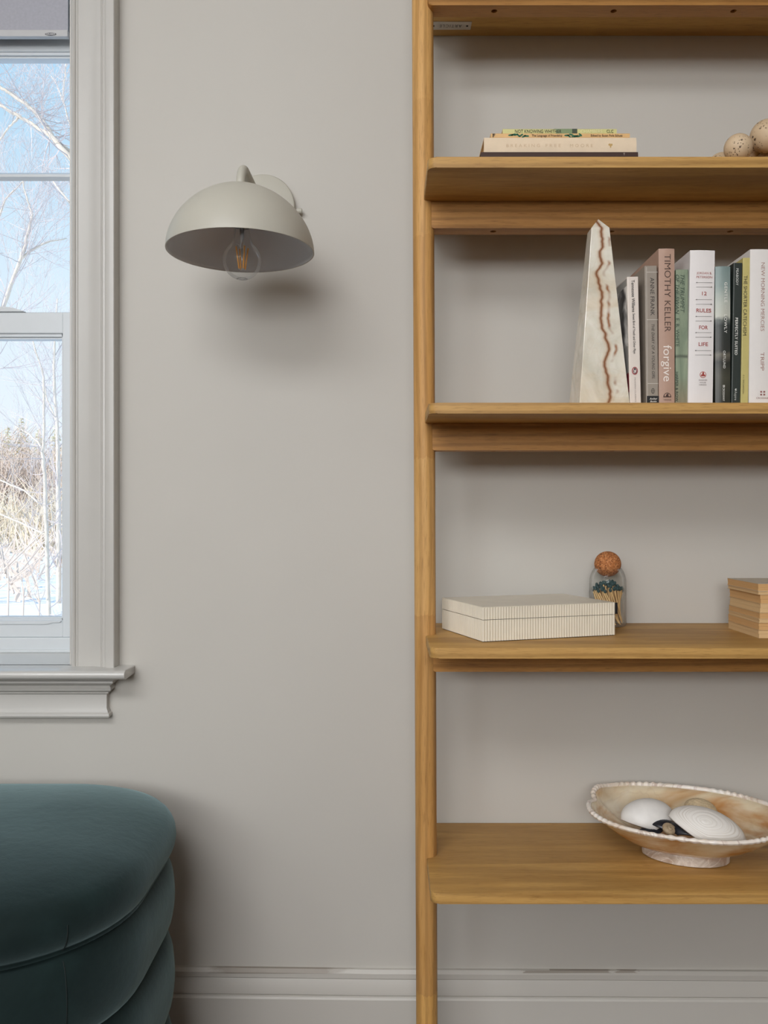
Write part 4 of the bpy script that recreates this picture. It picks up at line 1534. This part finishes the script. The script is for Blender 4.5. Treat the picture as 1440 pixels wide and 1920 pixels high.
for j in range(nb + 1):
    a = 2 * PI * j / nb
    rr = 0.978 + 0.026 * math.cos(a)
    dzr = 0.0040 * math.sin(a)
    ring = []
    for k in range(N_ * 2):
        t = 2 * PI * k / (N_ * 2)
        x_, y_, h_ = rim(t)
        tw = 0.55 + 0.45 * math.cos(80 * t) * (0.6 + 0.4 * math.sin(7 * t))
        big_ = 1.0 + 0.35 * max(0.0, math.sin(t))
        r2 = 0.978 + (rr - 0.978) * (0.8 + 0.35 * tw) * big_
        ring.append((x_ * r2, y_ * r2, FZ + 0.0015 + HB * ((0.978 - 0.4) / 0.6) ** 1.55 + h_ + 0.001 + dzr * (0.7 + 0.5 * tw) * big_))
    rows.append(ring)
strip(bm, rows, closed=True)
obj('rim_bead', bm, M['bowl_rim'], bw, smooth=True)
bm = BM()
rows = []
rg = random.Random(2)
jit = [rg.uniform(-1, 1) for _ in range(60)]
for (k_, z_) in ((0.87, 0.0), (0.93, 0.002), (0.93, 0.014), (0.90, 0.0185)):
    rows.append([(0.076 * k_ * math.cos(2 * PI * q / 60) * (1 + 0.006 * jit[q]), 0.052 * k_ * math.sin(2 * PI * q / 60) * (1 + 0.006 * jit[q]), z_) for q in range(60)])
R3 = strip(bm, rows, closed=True)
bm.faces.new(R3[0][::-1]); bm.faces.new(R3[-1])
obj('foot_ring', bm, M['bowl_foot'], bw, autosmooth=0.6)


def clam(name, label, cat, mat, L, Wd, H, umbo, loc, rot, ridges=10, ridge_amp=0.0006, point=1.0, group='shells in the onyx bowl', radial=0):
    """one valve, domed side up: growth rings run round the umbo; solid with a thin rim"""
    bm = BM()
    n, m = 64, 22
    ux, uy = umbo
    def outline(t):
        c_, s_ = math.cos(t), math.sin(t)
        k_ = 1.0 - 0.12 * point * max(0.0, -c_) * abs(s_)
        return L / 2 * c_ * k_, Wd / 2 * s_ * k_ * (1.0 - 0.18 * point * max(0, c_) * abs(s_))
    top, bot = [], []
    for j in range(1, m + 1):
        s_ = j / m
        rt, rb = [], []
        for k in range(n):
            t = 2 * PI * k / n
            ox_, oy_ = outline(t)
            x_, y_ = ux + (ox_ - ux) * s_, uy + (oy_ - uy) * s_
            e2 = min(1.0, (2 * x_ / L) ** 2 + (2 * y_ / Wd) ** 2)
            z_ = H * (1 - e2) ** 0.62
            rp_ = ridge_amp * math.sin(s_ * ridges * 2 * PI) * (1 - 0.4 * s_)
            if radial: rp_ += 0.0007 * math.cos(radial * t) * s_
            rt.append((x_, y_, z_ + rp_ + 0.0012))
            rb.append((x_ * 0.99, y_ * 0.99, z_ * 0.93))
        top.append(rt); bot.append(rb)
    gl = bm.verts.layers.float_color.new('growth')
    c0 = bm.verts.new((ux, uy, top[0][0][2]))
    T = strip(bm, top, closed=True)
    for j, row in enumerate(T):
        for v_ in row: v_[gl] = ((j + 1) / m,) * 3 + (1.0,)
    Bq = strip(bm, bot, closed=True)
    c1 = bm.verts.new((ux, uy, bot[0][0][2]))
    for k in range(n):
        l = (k + 1) % n
        bm.faces.new((c0, T[0][k], T[0][l]))
        bm.faces.new((c1, Bq[0][l], Bq[0][k]))
        bm.faces.new((T[-1][k], T[-1][l], Bq[-1][l], Bq[-1][k]))
    o = obj(name, bm, mat, None, smooth=True)
    o.location = loc
    o.rotation_euler = rot
    return tag(o, label, cat, group)


dg_ = math.radians
clam('clam_shell', 'smooth white clam shell, left one in the onyx bowl', 'sea shell', M['shell_white'], 0.094, 0.068, 0.030, (0.004, 0.016),
     at(1214, 1533, 1.462), (dg_(22), dg_(-4), dg_(4)), 12, 0.00025)
clam('clam_shell', 'large white clam shell with growth rings, right one in the onyx bowl', 'sea shell', M['shell_ringed'], 0.126, 0.074, 0.032, (-0.012, -0.016),
     at(1325, 1556, 1.400), (dg_(26), dg_(16), dg_(-14)), 7, 0.0006)
clam('scallop_shell', 'small tan ribbed shell behind the large ringed clam shell', 'sea shell', M['shell_tan'], 0.056, 0.040, 0.018, (0.0, 0.010),
     at(1314, 1519, 1.480), (dg_(10), dg_(12), dg_(-16)), 16, 0.0005, radial=22)
for q, (px, py, D, rz, lab) in enumerate((
        (1250, 1552, 1.430, -18, 'dark mussel shell in the gap between the two white clam shells'),
        (1278, 1560, 1.410, -44, 'dark mussel shell tucked under the ringed clam shell'),
        (1346, 1549, 1.465, -8, 'dark mussel shell peeking out behind the ringed clam shell'),
        (1222, 1560, 1.440, 30, 'dark mussel shell lying under the smooth white clam shell'))):
    clam('mussel_shell', lab, 'sea shell', M['mussel'], 0.062, 0.030, 0.011, (-0.022, 0.0), at(px, py, D), (dg_(8), dg_(6 - 4 * q), dg_(rz)), 14, 0.0003, 1.6)
# little snail shell
bm = BM()
pts, rad = [], []
for k in range(60):
    t = k / 59
    a = t * 4.6 * PI
    r = 0.0070 * (1 - t) ** 1.1 + 0.0006
    pts.append((r * math.cos(a), r * math.sin(a), 0.009 * t))
    rad.append(0.0058 * (1 - t) + 0.0006)
tube(bm, pts, rad, 12)
o = obj('snail_shell', bm, M['snail'], None, smooth=True)
o.location = at(1254, 1557, 1.395); o.rotation_euler = (dg_(40), 0, dg_(30))
tag(o, 'tiny tan snail shell at the front rim of the onyx bowl', 'sea shell', 'shells in the onyx bowl')

# ------------------------------------------------------------------ outdoors: snow, thicket, conifers, birches
GZ = -0.6
M['snow'] = plain('snow', srgb(246, 246, 248), 0.8, 0.03, 0.6)
M['thicket'] = plain('thicket_twigs', srgb(228, 210, 196), 0.9, 0.14, 0.35)
M['thicket2'] = plain('thicket_twigs_ochre', srgb(230, 216, 194), 0.9, 0.12, 0.35)
M['conifer'] = plain('conifer_needles', srgb(232, 224, 188), 0.9, 0.12, 0.5)
M['birch'] = plain('birch_bark', srgb(226, 214, 199), 0.8, 0.12, 7)
M['twig'] = plain('birch_twig', srgb(210, 200, 200), 0.8, 0.12, 2)
rng = random.Random(11)
bm = BM()
rows = []
for j in range(25):
    y_ = YW + WT + 0.3 + 70 * (j / 24) ** 1.6
    rows.append([(-60 + 90 * i / 30, y_, GZ + (0.0 if j < 3 else rng.uniform(-0.12, 0.12)) + max(0, y_ - 40) * 0.06) for i in range(31)])
strip(bm, rows)
tag(obj('snowy_ground', bm, M['snow'], smooth=True), 'snow covered ground outside the window', kind='structure')


def thicket(name, mat, n, y0, y1, h0, h1, label, x0=-62, x1=4):
    bm = BM()
    for q in range(n):
        y_ = rng.uniform(y0, y1)
        x_ = rng.uniform(x0, x1) * y_ / 45
        h = rng.uniform(h0, h1) * (0.75 + 0.25 * math.sin(x_ * 1.3) * math.sin(x_ * 0.47 + 1))
        zb = GZ + max(0, y_ - 40) * 0.06
        r = rng.uniform(0.025, 0.07)
        a, b_ = rng.uniform(-0.22, 0.22), rng.uniform(-0.22, 0.22)
        p = [Vector((x_, y_, zb)), Vector((x_ + a * h * 0.5 + rng.uniform(-.1, .1), y_, zb + h * 0.5)), Vector((x_ + a * h + rng.uniform(-.3, .3), y_ + b_ * h, zb + h))]
        tube(bm, p, [r, r * 0.7, r * 0.15], 3, False)
        for w in range(3):
            t = rng.uniform(0.25, 0.95)
            q0 = p[0].lerp(p[2], t)
            q1 = q0 + Vector((rng.uniform(-0.9, 0.9), rng.uniform(-.4, .4), rng.uniform(0.3, 1.2)))
            tube(bm, [q0, q1], [r * 0.5, 0.01], 3, False)
    return tag(obj(name, bm, mat), label, 'thicket', None, 'stuff')


thicket('thicket', M['thicket'], 6600, 42, 52, 4.2, 7.2, 'pinkish bare thicket across the snow outside the window')
thicket('brush', M['thicket2'], 2500, 35, 41.5, 1.2, 3.8, 'low ochre brush in front of the bare thicket')


thicket('scrub', M['thicket'], 520, 15, 34, 0.25, 1.1, 'sparse low scrub poking out of the snow')


def conifer(x_, y_, h, label):
    bm = BM()
    zb = GZ + max(0, y_ - 40) * 0.06
    for q in range(170):
        t = rng.random() ** 0.8
        z_ = zb + h * (0.12 + 0.88 * t)
        ln = h * 0.24 * (1 - t) + 0.15
        a = rng.uniform(0, 2 * PI)
        d = Vector((math.cos(a), math.sin(a), -0.25))
        sd = Vector((-math.sin(a), math.cos(a), 0)) * ln * 0.28
        p0 = Vector((x_, y_, z_))
        p1 = p0 + d * ln
        vs = [bm.verts.new(v) for v in (p0, p0 + d * ln * 0.6 + sd, p1, p0 + d * ln * 0.6 - sd + Vector((0, 0, 0.06)))]
        bm.faces.new(vs)
    f = obj('conifer_tree', bm, M['conifer'])
    b2 = BM(); tube(b2, [(x_, y_, zb), (x_, y_, zb + h)], [0.14, 0.02], 6)
    obj('trunk', b2, M['thicket'], f)
    return tag(f, label, 'tree', 'conifers beyond the thicket')


for i, px in enumerate((-24, 14, 40, 72, 104)):
    D = 56 + 3 * (i % 2)
    conifer((px - HX) * D / F, D, (6.2, 6.6, 7.0, 6.4, 6.6)[i], 'olive conifer top beyond the thicket, %s from the left' % ('first', 'second', 'third', 'fourth', 'fifth')[i])


def twigs(bm, p, d, ln, r, depth, rg):
    n = 4
    pts = [p.copy()]
    dd = d.copy()
    for k in range(n):
        dd = (dd + Vector((rg.uniform(-.22, .22), rg.uniform(-.22, .22), rg.uniform(-.12, .2)))).normalized()
        pts.append(pts[-1] + dd * ln / n)
    rad = [max(0.0014, r * (1 - 0.75 * k / n)) for k in range(n + 1)]
    tube(bm, pts, rad, 5 if r > 0.012 else 3, False)
    if depth <= 0: return
    for k in range(rg.choice((3, 4))):
        i = rg.randint(1, n)
        nd = (dd + Vector((rg.uniform(-1, 1), rg.uniform(-1, 1), rg.uniform(-.3, .9))) * 0.75).normalized()
        twigs(bm, pts[i], nd, ln * rg.uniform(0.5, 0.75), rad[i] * 0.6, depth - 1, rg)


def birch(label, limbs, D0, seed, tw=3, twl=0.9):
    """limbs: (list of (px, py, dD), radius px start, radius px end)"""
    rg = random.Random(seed)
    bmk, bmt = BM(), BM()
    for pts, r0, r1 in limbs:
        P = [at(px, py, D0 + dD) for px, py, dD in pts]
        Q = []
        for a, b_ in zip(P, P[1:]):
            for k in range(4):
                Q.append(a.lerp(b_, k / 4) + Vector((rg.uniform(-1, 1), rg.uniform(-1, 1), rg.uniform(-1, 1))) * 0.006)
        Q.append(P[-1])
        R_ = [(r0 + (r1 - r0) * k / (len(Q) - 1)) * D0 / F for k in range(len(Q))]
        tube(bmk, Q, R_, 7)
        for k in range(1, len(Q) - 1):
            for _ in range(tw if rg.random() < 0.75 else 1):
                d = (Q[k + 1] - Q[k]).normalized()
                nd = (d * rg.choice((-0.2, 0.8)) + Vector((rg.uniform(-1, 1), rg.uniform(-1, 1), rg.uniform(-.2, 1)))).normalized()
                twigs(bmt, Q[k], nd, twl * rg.uniform(0.4, 1.0), R_[k] * 0.30, 2, rg)
    o = obj('birch_tree', bmk, M['birch'], None, smooth=True)
    obj('twigs', bmt, M['twig'], o)
    o.data.name = 'birch_limbs'
    return tag(o, label, 'tree', 'bare birches outside the window')


birch('bare birch with two long white limbs crossing the upper window pane', [
    ([(-60, 148, 0), (0, 163, 0), (18, 175, 0), (49, 195, 0), (70, 215, 0), (89, 239, 0), (98, 257, 0), (131, 296, 0), (190, 372, .1), (240, 520, .1), (270, 900, .2), (276, 1180, .2)], 2.6, 7.0),
    ([(-60, 168, .2), (0, 198, .1), (31, 215, .1), (65, 236, .1), (91, 253, .05), (131, 284, .05), (190, 372, .1)], 2.6, 4.2),
    ([(34, 222, .1), (18, 238, .2), (0, 262, .3), (-20, 300, .3)], 2.0, 1.5),
    ([(99, 339, 1), (131, 379, .8), (200, 470, .4), (252, 640, .2)], 1.8, 3.0)], 9.0, 21, 1, 0.75)
birch('bare birch with a pale forked trunk in the middle of the window', [
    ([(-40, 740, 0), (-18, 650, 0), (6, 577, 0), (36, 491, 0), (44, 470, 0), (56, 421, .1), (61, 403, .1), (52, 377, .2), (40, 330, .3)], 5.0, 1.2),
    ([(39, 487, 0), (60, 468, .1), (86, 455, .2), (125, 447, .4)], 3.0, 1.0),
    ([(-30, 470, .4), (0, 400, .4), (10, 374, .4), (42, 340, .5)], 2.4, 1.2),
    ([(-75, 1200, 0), (-55, 900, 0), (-40, 740, 0)], 7.0, 5.0)], 11.0, 31, 2, 1.0)
birch('pale slim birch trunk standing in the lower window pane', [
    ([(92, 1190, 0), (91, 1140, 0), (87, 999, 0), (84, 900, 0), (80, 847, 0), (83, 812, 0), (82, 740, 0), (82, 707, .1), (63, 643, .2), (50, 590, .3)], 4.6, 1.0),
    ([(80, 842, 0), (70, 827, .1), (52, 812, .2), (29, 799, .3)], 2.2, 1.2),
    ([(85, 1002, 0), (50, 985, .3), (0, 964, .5)], 2.0, 1.4),
    ([(78, 946, .1), (46, 920, .3), (0, 900, .5)], 1.8, 1.4),
    ([(88, 990, 0), (99, 985, .1), (97, 960, .1), (95, 930, .2)], 1.6, 0.8)], 12.0, 41, 1, 0.9)
birch('broad pinkish birch trunk behind the slim trunk in the lower pane', [
    ([(110, 1150, 0), (110, 990, 0), (109, 860, 0), (106, 786, 0), (101, 700, 0), (102, 640, 0), (108, 560, .2)], 5.2, 1.2),
    ([(109, 800, 0), (87, 745, .2), (80, 690, .3)], 1.6, 0.8)], 16.0, 51, 2, 1.3)
birch('slender bare sapling with crooked twigs at the upper pane right edge', [
    ([(150, 330, 0), (131, 234, 0), (118, 189, 0), (122, 140, 0), (127, 100, 0), (131, 40, 0)], 1.8, 0.9),
    ([(118, 189, 0), (108, 160, .2), (95, 142, .3)], 1.2, 0.7),
    ([(230, 1130, .2), (215, 800, .1), (190, 500, 0), (150, 330, 0)], 4.0, 1.8)], 10.0, 61, 2, 0.6)
for i, (px, y0, y1, lab) in enumerate(((42, 1166, 1075, 'thin dark sapling in the snow at the left of the lower pane'), (72, 1160, 1100, 'thin dark sapling in the snow beside the slim birch trunk'), (14, 1150, 1040, 'thin dark sapling in the snow at the lower pane left edge'))):
    D = 13.0
    bm = BM()
    p = [at(px, y0, D), at(px + 2, (y0 + y1) / 2, D), at(px - 2, y1, D)]
    p[0].z = GZ
    tube(bm, p, [0.022, 0.014, 0.004], 5)
    rg = random.Random(70 + i)
    for k in range(5):
        twigs(bm, p[1], Vector((rg.uniform(-1, 1), 0, rg.uniform(0.2, 1))).normalized(), 0.5, 0.007, 1, rg)
    tag(obj('sapling', bm, M['thicket']), lab, 'sapling', 'saplings in the snow')
